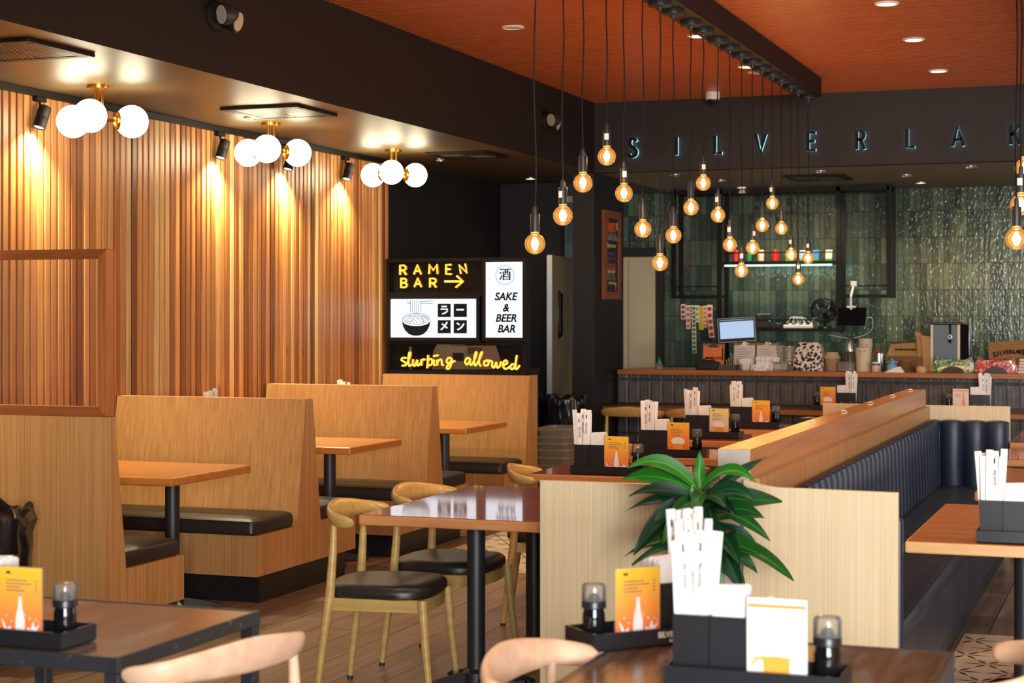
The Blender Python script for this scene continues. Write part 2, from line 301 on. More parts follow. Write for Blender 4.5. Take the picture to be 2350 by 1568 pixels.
# ------------------------------------------------------------------ geometry helpers
class MB:
    def __init__(s): s.bm = bmesh.new(); s.tone = None
    def _add(s, verts, faces, mi=0, smooth=None):
        vs = [s.bm.verts.new(v) for v in verts]
        out = []
        for f in faces:
            try:
                q = s.bm.faces.new([vs[i] for i in f]); q.material_index = mi; out.append(q)
            except ValueError: pass
        return vs, out
    def box(s, x0, x1, y0, y1, z0, z1, bev=0, mi=0, seg=1):
        if x0 > x1: x0, x1 = x1, x0
        if y0 > y1: y0, y1 = y1, y0
        vs, fs = s._add([(x, y, z) for z in (z0, z1) for y in (y0, y1) for x in (x0, x1)],
                        [(0, 2, 3, 1), (4, 5, 7, 6), (0, 1, 5, 4), (2, 6, 7, 3), (0, 4, 6, 2), (1, 3, 7, 5)], mi)
        if bev:
            es = list({e for f in fs for e in f.edges})
            bmesh.ops.bevel(s.bm, geom=es, offset=bev, segments=seg, affect='EDGES', profile=.5, material=mi)
        return s
    def obox(s, c, ax, ay, az, hx, hy, hz, mi=0, bev=0):     # oriented box
        c = Vector(c); ax, ay, az = Vector(ax), Vector(ay), Vector(az)
        vs, fs = s._add([c + ax * hx * a + ay * hy * b + az * hz * d for d in (-1, 1) for b in (-1, 1) for a in (-1, 1)],
                        [(0, 2, 3, 1), (4, 5, 7, 6), (0, 1, 5, 4), (2, 6, 7, 3), (0, 4, 6, 2), (1, 3, 7, 5)], mi)
        if bev:
            es = list({e for f in fs for e in f.edges})
            bmesh.ops.bevel(s.bm, geom=es, offset=bev, segments=1, affect='EDGES', profile=.5, material=mi)
        return s
    def loft(s, rings, mi=0, cap0=True, cap1=True, closed=True):
        R_ = [[s.bm.verts.new(p) for p in r] for r in rings]; n = len(R_[0])
        for a, b in zip(R_, R_[1:]):
            for i in range(n if closed else n - 1):
                j = (i + 1) % n
                try: s.bm.faces.new([a[i], a[j], b[j], b[i]]).material_index = mi
                except ValueError: pass
        if cap0: s.bm.faces.new(R_[0][::-1]).material_index = mi
        if cap1: s.bm.faces.new(R_[-1]).material_index = mi
        return s
    def tube(s, pts, r, seg=8, mi=0, caps=True, closed=False):
        pts = [Vector(p) for p in pts]; n = len(pts)
        rs = r if isinstance(r, (list, tuple)) else [r] * n
        rings = []; up = None
        for i, p in enumerate(pts):
            if closed: t = pts[(i + 1) % n] - pts[i - 1]
            else: t = pts[min(i + 1, n - 1)] - pts[max(i - 1, 0)]
            if t.length < 1e-9: t = Vector((0, 0, 1))
            t.normalize()
            if up is None:
                up = Vector((0, 0, 1)) if abs(t.z) < .9 else Vector((1, 0, 0))
            a = t.cross(up)
            if a.length < 1e-6: a = t.orthogonal()
            a.normalize(); b = a.cross(t); b.normalize(); up = b
            rings.append([p + (a * cos(2 * pi * k / seg) + b * sin(2 * pi * k / seg)) * rs[i] for k in range(seg)])
        if closed: rings.append(rings[0]); caps = False
        s.loft(rings, mi, caps, caps)
        if closed: bmesh.ops.remove_doubles(s.bm, verts=s.bm.verts[:], dist=1e-7)
        return s
    def cyl(s, p0, p1, r0, r1=None, seg=16, mi=0): return s.tube([p0, p1], [r0, r0 if r1 is None else r1], seg, mi)
    def lathe(s, prof, c=(0, 0, 0), seg=20, mi=0, axis='Z', caps=(True, True)):
        c = Vector(c); rings = []
        for r, h in prof:
            r = max(r, 1e-4)
            q = []
            for k in range(seg):
                a = 2 * pi * k / seg
                if axis == 'Z': q.append(c + Vector((r * cos(a), r * sin(a), h)))
                elif axis == 'X': q.append(c + Vector((h, r * cos(a), r * sin(a))))
                else: q.append(c + Vector((r * sin(a), h, r * cos(a))))
            rings.append(q)
        return s.loft(rings, mi, *caps)
    def sphere(s, c, r, seg=20, rings=12, mi=0, sx=1, sy=1, sz=1):
        c = Vector(c); rr = []
        for j in range(rings + 1):
            t = -pi / 2 + pi * j / rings; q = max(cos(t), 1e-3)
            rr.append([c + Vector((r * sx * q * cos(2 * pi * k / seg), r * sy * q * sin(2 * pi * k / seg), r * sz * sin(t))) for k in range(seg)])
        return s.loft(rr, mi)
    def prism(s, poly, axis, a, b, mi=0):
        """poly in the two other axes (order X,Y,Z), extruded from a to b along axis"""
        def P(p, h): return {'X': (h, p[0], p[1]), 'Y': (p[0], h, p[1]), 'Z': (p[0], p[1], h)}[axis]
        n = len(poly)
        vs, fs = s._add([P(p, a) for p in poly] + [P(p, b) for p in poly],
                        [tuple(range(n))[::-1], tuple(range(n, 2 * n))] + [(i, (i + 1) % n, n + (i + 1) % n, n + i) for i in range(n)], mi)
        return s
    def text(s, string, size, mat4, mi=0, extrude=0.0005, shear=0.0, bold=0.0, align='CENTER', res=3, space=1.0):
        cu = bpy.data.curves.new('lettering', 'FONT'); cu.body = string; cu.size = size; cu.extrude = extrude
        cu.shear = shear; cu.offset = bold; cu.align_x = align; cu.align_y = 'CENTER'; cu.resolution_u = res; cu.space_character = space
        ob = bpy.data.objects.new('lettering', cu); COL.objects.link(ob)
        bpy.context.view_layer.update()
        me = bpy.data.meshes.new_from_object(ob)
        n0 = len(s.bm.faces); nv = len(s.bm.verts)
        s.bm.from_mesh(me); s.bm.faces.ensure_lookup_table(); s.bm.verts.ensure_lookup_table()
        for f in s.bm.faces[n0:]: f.material_index = mi; f.smooth = False
        bmesh.ops.transform(s.bm, matrix=mat4, verts=s.bm.verts[nv:])
        bpy.data.objects.remove(ob); bpy.data.curves.remove(cu); bpy.data.meshes.remove(me)
        return s
    def build(s, name, mats, parent=None, world=True, origin=None, smooth=35, tones=None):
        bm = s.bm
        bmesh.ops.recalc_face_normals(bm, faces=bm.faces[:])
        off = Vector((0, 0, 0))
        if parent is not None and world: off = wloc(parent)
        elif origin is not None: off = Vector(origin)
        if off.length: bmesh.ops.translate(bm, verts=bm.verts[:], vec=-off)
        me = bpy.data.meshes.new(name); bm.to_mesh(me); bm.free()
        for m in (mats if isinstance(mats, (list, tuple)) else [mats]): me.materials.append(m)
        if smooth:
            for p in me.polygons: p.use_smooth = True
            me.set_sharp_from_angle(angle=radians(smooth))
        o = bpy.data.objects.new(name, me); COL.objects.link(o)
        if parent is not None: o.parent = parent
        elif origin is not None: o.location = off
        return o
def wloc(o):
    v = Vector((0, 0, 0))
    while o is not None: v = v + Vector(o.location); o = o.parent
    return v
def tag(o, label=None, cat=None, group=None, kind=None):
    if label: o['label'] = label
    if cat: o['category'] = cat
    if group: o['group'] = group
    if kind: o['kind'] = kind
    return o
def thing(name, label, cat, loc=(0, 0, 0), rz=0.0, group=None):
    o = bpy.data.objects.new(name, None); COL.objects.link(o); o.empty_display_size = .05
    o.location = loc; o.rotation_euler = (0, 0, rz)
    return tag(o, label, cat, group)
def struct(mb, name, mat, label=None, smooth=0):
    o = mb.build(name, mat, smooth=smooth); o['kind'] = 'structure'
    o['label'] = label or name.replace('_', ' '); o['category'] = name.split('_')[0]
    return o
def dup(root, loc=None, rz=None, label=None, group=None, scale=None):
    r = root.copy(); COL.objects.link(r)
    for ch in list(root.children):
        c = ch.copy(); COL.objects.link(c); c.parent = r; c.matrix_parent_inverse = ch.matrix_parent_inverse.copy()
        for g in list(ch.children):
            d = g.copy(); COL.objects.link(d); d.parent = c
    if loc is not None: r.location = loc
    if rz is not None: r.rotation_euler = (0, 0, rz)
    if scale is not None: r.scale = (scale,) * 3
    if label: r['label'] = label
    if group: r['group'] = group
    return r
def single(mb, name, mat, label, cat, origin, group=None, smooth=35, rz=0):
    o = mb.build(name, mat, origin=origin, smooth=smooth); o.rotation_euler = (0, 0, rz)
    return tag(o, label, cat, group)
def spline(pts, n=6, closed=False):
    P = [Vector(p) for p in pts]; m = len(P); out = []
    rng = range(m if closed else m - 1)
    for i in rng:
        p0 = P[i - 1] if (i > 0 or closed) else P[0]; p1 = P[i]; p2 = P[(i + 1) % m]; p3 = P[(i + 2) % m] if (i + 2 < m or closed) else P[-1]
        for k in range(n):
            t = k / n
            out.append(.5 * ((2 * p1) + (p2 - p0) * t + (2 * p0 - 5 * p1 + 4 * p2 - p3) * t * t + (3 * p1 - p0 - 3 * p2 + p3) * t ** 3))
    if not closed: out.append(P[-1])
    return out
def rrect(hx, hy, r, n=4):
    out = []
    for cx, cy, a0 in ((hx - r, hy - r, 0), (-hx + r, hy - r, pi / 2), (-hx + r, -hy + r, pi), (hx - r, -hy + r, 1.5 * pi)):
        for k in range(n + 1):
            a = a0 + pi / 2 * k / n; out.append((cx + r * cos(a), cy + r * sin(a)))
    return out
def cushion(mb, x0, x1, y0, y1, z0, z1, r=.04, dome=.012, edge=.02, mi=0):
    cx, cy, hx, hy = (x0 + x1) / 2, (y0 + y1) / 2, (x1 - x0) / 2, (y1 - y0) / 2
    rings = []
    for inset, z in ((edge * .4, z0), (0, z0 + edge * .5), (0, z1 - edge), (edge * .3, z1 - edge * .35), (edge, z1), (edge * 2.2, z1 + dome * .35), (edge * 4.5, z1 + dome * .8), (min(hx, hy) * .7, z1 + dome)):
        q = rrect(hx - inset, hy - inset, max(.006, min(r, hx - inset - .002, hy - inset - .002)))
        rings.append([(cx + a, cy + b, z) for a, b in q])
    mb.loft(rings, mi); return mb
def ribbon(mb, pts, w, plane, d0, d1, mi=0, closed=False):
    """flat stroke of width w along 2-D pts on a wall of constant Y: plane maps (a,b)->(x,z); from depth d0 to d1"""
    pts = [Vector((p[0], p[1])) for p in pts]; n = len(pts); L = []; Rr = []
    for i, p in enumerate(pts):
        if closed: t = pts[(i + 1) % n] - pts[i - 1]
        else: t = pts[min(i + 1, n - 1)] - pts[max(i - 1, 0)]
        t.normalize(); nn = Vector((-t.y, t.x)) * w / 2
        L.append(p + nn); Rr.append(p - nn)
    def P(q, d): a, b = plane(q); return (a, d, b)
    idx = range(n) if closed else range(n - 1)
    for i in idx:
        j = (i + 1) % n
        mb._add([P(L[i], d0), P(L[j], d0), P(Rr[j], d0), P(Rr[i], d0), P(L[i], d1), P(L[j], d1), P(Rr[j], d1), P(Rr[i], d1)],
                [(0, 1, 2, 3), (7, 6, 5, 4), (0, 4, 5, 1), (1, 5, 6, 2), (2, 6, 7, 3), (3, 7, 4, 0)], mi)
# ------------------------------------------------------------------ the room
ZC, ZL = 3.47, 2.86                       # high ribbed ceiling, low ceiling
XS, XE, XW = -4.62, -4.60, -5.88          # soffit face, booth ends, slat fronts
YF, YB = 14.78, 17.70                     # fascia, tiled back wall
m = MB(); m.box(-6.4, 4.6, -2.7, 18.0, -.12, 0); struct(m, 'floor', M['floor'], 'brown wood-look plank floor')
def cement(x0, x1, y0, y1, k):
    m = MB(); m.box(x0, x1, y0, y1, 0.0, .003)
    p = .225; i = 0
    y = y0 + .06
    while y < y1 - .05:
        x = x0 + .06 + (p / 2 if i % 2 else 0)
        while x < x1 - .05:
            for a in (0, pi / 3, 2 * pi / 3):
                for sg in (1, -1):
                    d = Vector((cos(a), sin(a), 0)) * sg; n = Vector((-d.y, d.x, 0)); c = Vector((x, y, .0034))
                    q = [c + d * .008, c + d * .052 + n * .0115, c + d * .110, c + d * .052 - n * .0115]
                    if all(x0 < v.x < x1 and y0 < v.y < y1 for v in q): m._add(q, [(0, 1, 2, 3)], 1)
            x += p
        y += p * .866; i += 1
    for xx in (x0 + .62, x0 + 1.23, x0 + 1.84):
        if xx < x1: m._add([(xx, y0, .0036), (xx + .004, y0, .0036), (xx + .004, y1, .0036), (xx, y1, .0036)], [(0, 1, 2, 3)], 1)
    struct(m, 'floor_tile_inlay', [M['cement'], M['cement_leaf']], 'patterned cream cement tile inlay with rust leaf stars')
cement(-4.45, -2.3, 10.1, 14.6, 0); cement(-.86, 2.6, 5.6, 8.95, 1)

# slat clad wall
m = MB(); m.box(-6.05, -5.925, -2.5, 13.14, 0, ZL); struct(m, 'wall_left', M['slat_back'], 'dark wall behind the timber slats')
bm = bmesh.new(); lay = bm.loops.layers.color.new('tone')
y = 2.0
tones = [lin(236, 210, 170), lin(228, 194, 148), lin(218, 180, 134), lin(234, 200, 158), lin(206, 164, 116), lin(240, 218, 182), lin(222, 186, 142), lin(190, 148, 104), lin(226, 190, 152), lin(212, 174, 138)]
while y < 13.10:
    w = .0475; t = R.choice(tones); kk = R.uniform(.88, 1.08); t = tuple(min(1, c * kk) for c in t[:3]) + (1,)
    dx = R.uniform(-.002, .002)
    q = [bm.verts.new((xx, yy, zz)) for zz in (.0, ZL - .005) for xx, yy in ((-5.925, y), (XW + dx - .003, y), (XW + dx, y + .003), (XW + dx, y + w - .003), (XW + dx - .003, y + w), (-5.925, y + w))]
    for i in range(5):
        f = bm.faces.new([q[i], q[i + 1], q[i + 7], q[i + 6]])
        for l in f.loops: l[lay] = t
    f = bm.faces.new(q[6:12])
    for l in f.loops: l[lay] = t
    y += .0645
bmesh.ops.recalc_face_normals(bm, faces=bm.faces[:])
me = bpy.data.meshes.new('wall_slat_cladding'); bm.to_mesh(me); bm.free(); me.materials.append(M['slat'])
o = bpy.data.objects.new('wall_left_slat_cladding', me); COL.objects.link(o); tag(o, 'warm cedar slat cladding along the booth wall', 'wall', kind='structure')

m = MB(); m.box(-6.05, -5.93, 13.14, 16.1, 0, ZL); struct(m, 'wall_left_rear', M['black_paint'], 'black wall of the back passage')
m = MB(); m.box(-6.0, -5.31, 15.92, 16.04, 0, ZL); struct(m, 'wall_back_passage', M['black_paint'], 'black end wall above the swing door')
m = MB(); m.box(-6.4, XS, -2.5, 17.9, ZL, ZL + .1); struct(m, 'ceiling_low', M['satin_ceiling'], 'satin black low ceiling over the booths')
m = MB(); m.box(XS, XS + .004, -2.5, YF, ZL, ZC + .1); struct(m, 'wall_soffit', M['soffit_paint'], 'dark soffit face above the booths')
m = MB(); m.box(XS, 4.6, YF, YF + .12, 2.85, ZC + .1); struct(m, 'wall_fascia', M['fascia_paint'], 'charcoal fascia above the bar')
m = MB(); m.box(XS, 4.6, YF + .12, 17.9, 2.85, 2.95); struct(m, 'ceiling_kitchen', M['kitchen_ceiling'], 'low olive ceiling over the kitchen')
m = MB(); m.box(-6.4, 4.6, YB, YB + .12, 0, 2.95); struct(m, 'wall_back', M['zellige'], 'green glazed stack-bond tile wall')
m = MB(); m.box(-4.82, XS, YF, 15.70, 0, 2.85); struct(m, 'wall_return', M['black_paint'], 'black pier and return wall beside the bar')
m = MB()
for x in (-4.822, -4.632): m.box(x, x + .014, YF - .003, YF + .012, 0, 1.48)
struct(m, 'trim_1', M['toe'], 'black corner guards on the pier')
# ribbed ceiling (ribs run across the room)
m = MB()
m.box(XS, 4.6, -2.5, YF, ZC + .02, ZC + .1, mi=1)
y = .8
while y < YF - .01:
    m.box(XS + .001, 4.55, y, y + .050, ZC, ZC + .022); y += .072
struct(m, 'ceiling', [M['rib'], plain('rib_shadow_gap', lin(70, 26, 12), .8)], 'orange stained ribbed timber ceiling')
# window wall behind the photographer and the plain wall on the right
m = MB()
for a, b in ((-6.4, .4), (2.2, 2.5), (4.2, 4.6)): m.box(a, b, -2.62, -2.5, 0, ZC + .1)
m.box(-6.4, 4.6, -2.62, -2.5, 0, .35); m.box(-6.4, 4.6, -2.62, -2.5, 3.05, ZC + .1)
struct(m, 'wall_front', plain('front_wall_paint', lin(120, 110, 100), .6), 'front wall with the street windows')
wn = [(.4, 2.2), (2.5, 4.2)]
for i, (a, b) in enumerate(wn):
    m = MB(); 
    for z0, z1 in ((.35, .41), (2.99, 3.05), (2.30, 2.35)): m.box(a, b, -2.60, -2.53, z0, z1)
    for x in (a, (a + b) / 2 - .025, b - .05): m.box(x, x + .05, -2.60, -2.53, .35, 3.05)
    struct(m, 'window_%d' % (i + 1), M['black_metal'], 'street window frame behind the dining room')
m = MB()
for a in ((-2.6, 10.2, 0, ZC + .1), (14.4, 18, 0, ZC + .1), (10.2, 14.4, 0, .4), (10.2, 14.4, 2.5, ZC + .1)): m.box(4.5, 4.6, *a)
struct(m, 'wall_right', plain('right_wall_paint', lin(150, 120, 90), .6), 'plain wall on the right')

m = MB()
for y in (10.2, 12.27, 14.34): m.box(4.52, 4.58, y, y + .06, .4, 2.5)
for z in (.4, 2.44): m.box(4.52, 4.58, 10.2, 14.4, z, z + .06)
struct(m, 'window_3', M['black_metal'], 'side window frame on the right wall')
# ------------------------------------------------------------------ booths
XB = -5.87
def booth(name, label, prof, cushions, toe):
    t = thing(name, label, 'booth bench', ((XB + XE) / 2, sum(p[0] for p in prof) / len(prof), 0), group='wood veneer booth benches')
    m = MB(); m.prism(prof, 'X', XB, XE); b = m.build('bench_body', M['veneer_side'] if False else M['veneer'], t, smooth=0)
    for c in cushions:
        m = MB(); cushion(m, XB + .01, XE - .015, c[0], c[1], .378, .462, r=.03, dome=.014, edge=.022); m.build('seat_cushion', M['black_vinyl'], t)
    m = MB(); m.box(XB, XE - .015, toe[0], toe[1], 0, .15); m.build('toe_kick', M['toe'], t, smooth=0)
    return t
booth('booth_bench', 'booth bench below the glazed screen, flat back facing the entrance', [(7.05, .15), (7.745, .15), (7.745, .376), (7.213, .376), (7.112, 1.112), (7.05, 1.112)], [(7.205, 7.735)], (7.08, 7.69))
for k, lab in ((0, 'double-sided booth bench with a full near seat, just beyond the screened bench'), (1, 'double-sided booth bench in the middle, between second and third booth tables')):
    d = 1.905 * k
    booth('booth_bench', lab, [(8.515 + d, .15), (9.782 + d, .15), (9.782 + d, .376), (9.302 + d, .376), (9.195 + d, 1.102), (9.106 + d, 1.102), (8.990 + d, .376), (8.515 + d, .376)],
          [(8.500 + d, 8.995 + d), (9.297 + d, 9.79 + d)], (8.572 + d, 9.66 + d))
booth('booth_bench', 'farthest booth bench, its back carrying the lit sign cabinet', [(12.43, .15), (13.20, .15), (13.20, 1.108), (13.01, 1.108), (12.895, .376), (12.43, .376)], [(12.415, 12.90)], (12.49, 13.15))
# glazed screen on the first bench
t = thing('glazed_screen', 'cedar framed glass screen standing on the nearest booth bench', 'screen', (-5.2, 7.08, 1.112))
z0, z1 = 1.114, 1.905; ya, yb = 7.052, 7.112
m = MB(); m.box(XE - .055, XE - .003, ya, yb, z0, z1, .002); m.build('post', M['screen_wood'], t)
m = MB(); m.box(XB, XB + .05, ya, yb, z0, z1, .002); m.build('post', M['screen_wood'], t)
m = MB(); m.prism([(XB + .05, z1), (XE - .003, z1 + .0005), (XE - .055, z1 - .045), (XB + .05, z1 - .045)], 'Y', ya - .001, yb + .001); m.build('top_rail', M['screen_wood_h'], t, smooth=0)
m = MB(); m.prism([(XB + .05, z0), (XE - .003, z0 - .0005), (XE - .055, z0 + .045), (XB + .05, z0 + .045)], 'Y', ya - .001, yb + .001); m.build('bottom_rail', M['screen_wood_h'], t, smooth=0)
m = MB(); m.box(XB + .05, XE - .055, 7.078, 7.084, z0 + .045, z1 - .045); m.build('glass_pane', M['glass'], t, smooth=0)
# pedestal tables
def xfoot(m, cx, cy, z, arm, wid=.06):
    for a in range(4):
        an = pi / 4 + a * pi / 2; d = Vector((cos(an), sin(an), 0)); n = Vector((-d.y, d.x, 0)); c = Vector((cx, cy, 0))
        r = []
        for tt, w, h in ((0.0, wid * .6, .075), (.35, wid * .62, .06), (.8, wid * .7, .035), (1.0, wid * .75, .012)):
            p = c + d * arm * tt
            r.append([p - n * w * .5 + Vector((0, 0, z + (0.012 if tt < .9 else 0))), p + n * w * .5 + Vector((0, 0, z + (0.012 if tt < .9 else 0))), p + n * w * .4 + Vector((0, 0, z + h)), p - n * w * .4 + Vector((0, 0, z + h))])
        m.loft(r)
        m.cyl(c + d * (arm - .02) + Vector((0, 0, 0.0)), c + d * (arm - .02) + Vector((0, 0, z + .014)), .018, seg=10)
def ptable(label, x0, x1, y0, y1, poles, top, grp, th=.045, zt=.76, edge=None, arm=.27, cat='table'):
    t = thing('pedestal_table', label, cat, ((x0 + x1) / 2, (y0 + y1) / 2, 0), group=grp)
    m = MB(); m.box(x0, x1, y0, y1, zt - th, zt, .008, seg=2)
    m.bm.faces.ensure_lookup_table()
    if edge:
        for f in m.bm.faces:
            f.normal_update()
            if abs(f.normal.z) < .6: f.material_index = 1
    m.build('tabletop', [top] + ([edge] if edge else []), t, smooth=0)
    for px, py in poles:
        m = MB(); m.lathe([(.039, .05), (.039, zt - th - .012), (.075, zt - th - .010), (.075, zt - th)], (px, py, 0), 20); m.build('pole', M['black_metal'], t)
        m = MB(); xfoot(m, px, py, .004, arm); m.lathe([(.06, .02), (.06, .07), (.042, .085)], (px, py, 0), 16); m.build('foot', M['black_metal'], t)
    return t
ptable('honey wood booth table in the nearest booth, one black pole', XB + .02, -4.68, 7.76, 8.60, [(-4.93, 8.18)], M['booth_table'], 'booth tables', arm=.26)
ptable('honey wood booth table in the middle booth, one black pole', XB + .02, -4.69, 9.90, 10.70, [(-4.94, 10.12)], M['booth_table'], 'booth tables', arm=.26)
ptable('honey wood booth table in the farthest booth under the signs', XB + .02, -4.69, 11.88, 12.74, [(-4.94, 12.06)], M['booth_table'], 'booth tables', arm=.26)
TG, TE = M['table_gloss'], M['table_edge']
ptable('glossy four-seat table mirroring the lit signs, beside the pale panel', -3.104, -2.24, 6.63, 7.95, [(-2.70, 6.95), (-2.70, 7.70)], TG, 'glossy tables left of the divider', edge=TE)
ptable('glossy two-seat table directly behind the four-seat mirror-like table', -3.06, -2.25, 8.63, 9.34, [(-2.68, 8.98)], TG, 'glossy tables left of the divider', edge=TE)
ptable('glossy two-seat table third in the row left of the divider', -2.87, -2.25, 9.87, 10.57, [(-2.66, 10.2)], TG, 'glossy tables left of the divider', edge=TE)
ptable('glossy two-seat table fourth in the row left of the divider', -3.02, -2.25, 11.27, 11.97, [(-2.66, 11.6)], TG, 'glossy tables left of the divider', edge=TE)
ptable('glossy two-seat table nearest the bar, left of the divider end', -3.05, -2.30, 12.42, 13.12, [(-2.66, 12.77)], TG, 'glossy tables left of the divider', edge=TE)
LT, LE = wood('light_butcher_block', lin(196, 124, 62), lin(156, 88, 40), 'X', 26, .9, .3, coat=.35, coat_rough=.2, contrast=(.25, .75)), wood('light_block_edge', lin(226, 182, 126), lin(204, 152, 92), 'X', 18, 2.5, .45, contrast=(.3, .7))
ptable('light wood table nearest on the right, beside the navy bench', -.845, -.06, 6.545, 7.90, [(-.44, 6.88), (-.44, 7.58)], LT, 'tables right of the navy bench', edge=LE)
ptable('second table along the navy bench, mostly behind the chopstick holder', -.77, -.02, 8.465, 9.83, [(-.40, 8.80), (-.40, 9.5)], LT, 'tables right of the navy bench', edge=TE)
ptable('third table along the navy bench at the right edge', -.815, -.05, 10.43, 11.24, [(-.42, 10.83)], TG, 'tables right of the navy bench', edge=TE)
ptable('farthest table on the right, in front of the navy bench return', -.85, -.10, 11.78, 13.1, [(-.44, 12.1), (-.44, 12.8)], TG, 'tables right of the navy bench', edge=TE)
# foreground worn tables with steel frames
def frame_table(label, x0, x1, y0, y1, zt=.75):
    t = thing('steel_framed_table', label, 'table', ((x0 + x1) / 2, (y0 + y1) / 2, 0), group='worn steel framed tables')
    m = MB(); m.box(x0 + .012, x1 - .012, y0 + .012, y1 - .012, zt - .03, zt - .001); m.build('tabletop', M['worn_top'], t, smooth=0)
    m = MB()
    for a in ((x0, x1, y0, y0 + .0125), (x0, x1, y1 - .0125, y1), (x0, x0 + .0125, y0 + .0125, y1 - .0125), (x1 - .0125, x1, y0 + .0125, y1 - .0125)): m.box(*a, zt - .038, zt + .001, .0015)
    m.build('steel_frame', M['worn_metal'], t)
    for x in (x0, x1 - .04):
        for y in (y0 + .002, y1 - .042):
            m = MB(); m.box(x + (.001 if x == x0 else -.001), x + .039, y, y + .04, 0, zt - .038, .002); m.build('leg', M['worn_metal'], t)
    return t
frame_table('worn wood table in black steel frame at the lower left corner', -3.12, -2.385, 3.70, 4.435)
frame_table('worn wood table in steel frame at lower right, holding two trays', -1.284, -.456, 3.60, 4.49)
# ------------------------------------------------------------------ elbow chairs
def elbow_chair(label, mat, group):
    t = thing('elbow_chair', label, 'chair', (0, 0, 0), group=group)
    # bent top rail: elliptical section, tall in the middle, slim rounded arm tips
    half = [(-.080, .262, .742, .020, .018), (-.098, .262, .744, .026, .019), (-.13, .256, .748, .029, .019), (-.168, .230, .754, .032, .017), (-.195, .178, .760, .036, .015), (-.215, .10, .765, .042, .0135), (-.222, 0, .768, .046, .013)]
    full = half + [(x, -y, z, a, b) for x, y, z, a, b in half[-2::-1]]
    P = spline([f[:3] for f in full], 4); HW = spline([(f[3], f[4], 0) for f in full], 4)
    m = MB(); rings = []
    for i, p in enumerate(P):
        tg = (P[min(i + 1, len(P) - 1)] - P[max(i - 1, 0)]).normalized(); n = Vector((tg.y, -tg.x, 0)).normalized()
        up = Vector((0, 0, 1)); h, w = HW[i].x, HW[i].y
        rings.append([p + up * h * sin(2 * pi * k / 14) + (n * w + up * 0) * cos(2 * pi * k / 14) + n * (0.010 * sin(2 * pi * k / 14)) for k in range(14)])
    for e, s in ((0, 1), (-1, -1)):
        tip = [P[e] + (q - P[e]) * .55 for q in rings[e]]; d = (P[0] - P[1]).normalized() * .010 if e == 0 else (P[-1] - P[-2]).normalized() * .010
        tip = [q + d for q in tip]
        if e == 0: rings.insert(0, tip)
        else: rings.append(tip)
    m.loft(rings); m.build('backrest', mat, t, world=False, smooth=60)
    for sy in (1, -1):
        m = MB(); m.tube([(-.240, .232 * sy, .012), (-.212, .226 * sy, .25), (-.186, .218 * sy, .44), (-.176, .212 * sy, .60), (-.172, .208 * sy, .735)], [.0125, .0175, .0205, .0175, .0125], 12)
        l = m.build('leg', mat, t, world=False); m = MB(); m.cyl((-.2405, .2322 * sy, 0), (-.2403, .232 * sy, .014), .0135, .0128, 12); m.build('foot_cap', M['dark_bin'], l, world=False)
        m = MB(); m.tube([(.245, .228 * sy, .012), (.222, .217 * sy, .22), (.205, .207 * sy, .425)], [.0125, .0175, .0205], 12)
        l = m.build('leg', mat, t, world=False); m = MB(); m.cyl((.2455, .2282 * sy, 0), (.2453, .228 * sy, .014), .0135, .0128, 12); m.build('foot_cap', M['dark_bin'], l, world=False)
    m = MB()
    m.prism([(-.19, .205), (.20, .20), (.205, .17), (.222, .1), (.228, 0), (.222, -.1), (.205, -.17), (.20, -.20), (-.19, -.205)], 'Z', .372, .424)
    m.build('seat_frame', mat, t, world=False, smooth=30)
    m = MB(); rings = []
    out = []
    for k in range(40):
        a = 2 * pi * k / 40; ca, sa = cos(a), sin(a)
        e = 2 / 3.4
        out.append((.235 * math.copysign(abs(ca) ** e, ca), (.245 - .012 * (ca < 0)) * math.copysign(abs(sa) ** e, sa)))
    for s_, z in ((.93, .425), (.995, .436), (1.0, .450), (.985, .466), (.93, .477), (.80, .483), (.5, .482), (.2, .479)):
        rings.append([(x * s_, y * s_, z) for x, y in out])
    m.loft(rings); m.build('seat', M['black_vinyl'], t, world=False, smooth=50)
    return t
ga = 'olive ash elbow chairs with black seats'; gb = 'pale beech elbow chairs in the foreground'
c0 = elbow_chair('olive ash elbow chair with black seat, nearest one at the mirror-like table', M['chair_wood'], ga)
c0.location = (-3.02, 6.745, 0); c0.rotation_euler = (0, 0, radians(8))
CL = [(-3.035, 7.48, 0, 'olive ash elbow chair second along the mirror-like four-seat table'), (-2.935, 8.665, radians(15), 'olive ash elbow chair at the two-seat table behind the mirror-like one'),
      (-2.80, 10.20, 0.0, 'olive ash elbow chair hidden behind the first condiment tray of the row'),
      (-4.13, 14.42, pi / 2, 'elbow chair pushed to the bar ledge, beside the black pier'), (-3.56, 14.42, pi / 2, 'elbow chair at the bar ledge, second from the black pier')]
for x, y, rz, lab in CL: dup(c0, (x, y, 0), rz, lab, ga)
d0 = elbow_chair('pale beech elbow chair at the worn table in the lower left', M['beech'], gb)
d0.location = (-2.27, 3.83, 0); d0.rotation_euler = (0, 0, 2.87)
dup(d0, (-1.222, 3.90, 0), 0.0, 'pale beech elbow chair left of the worn lower right table', gb)
dup(d0, (-.44, 4.30, 0), pi, 'pale beech elbow chair cut off by the lower right corner', gb)

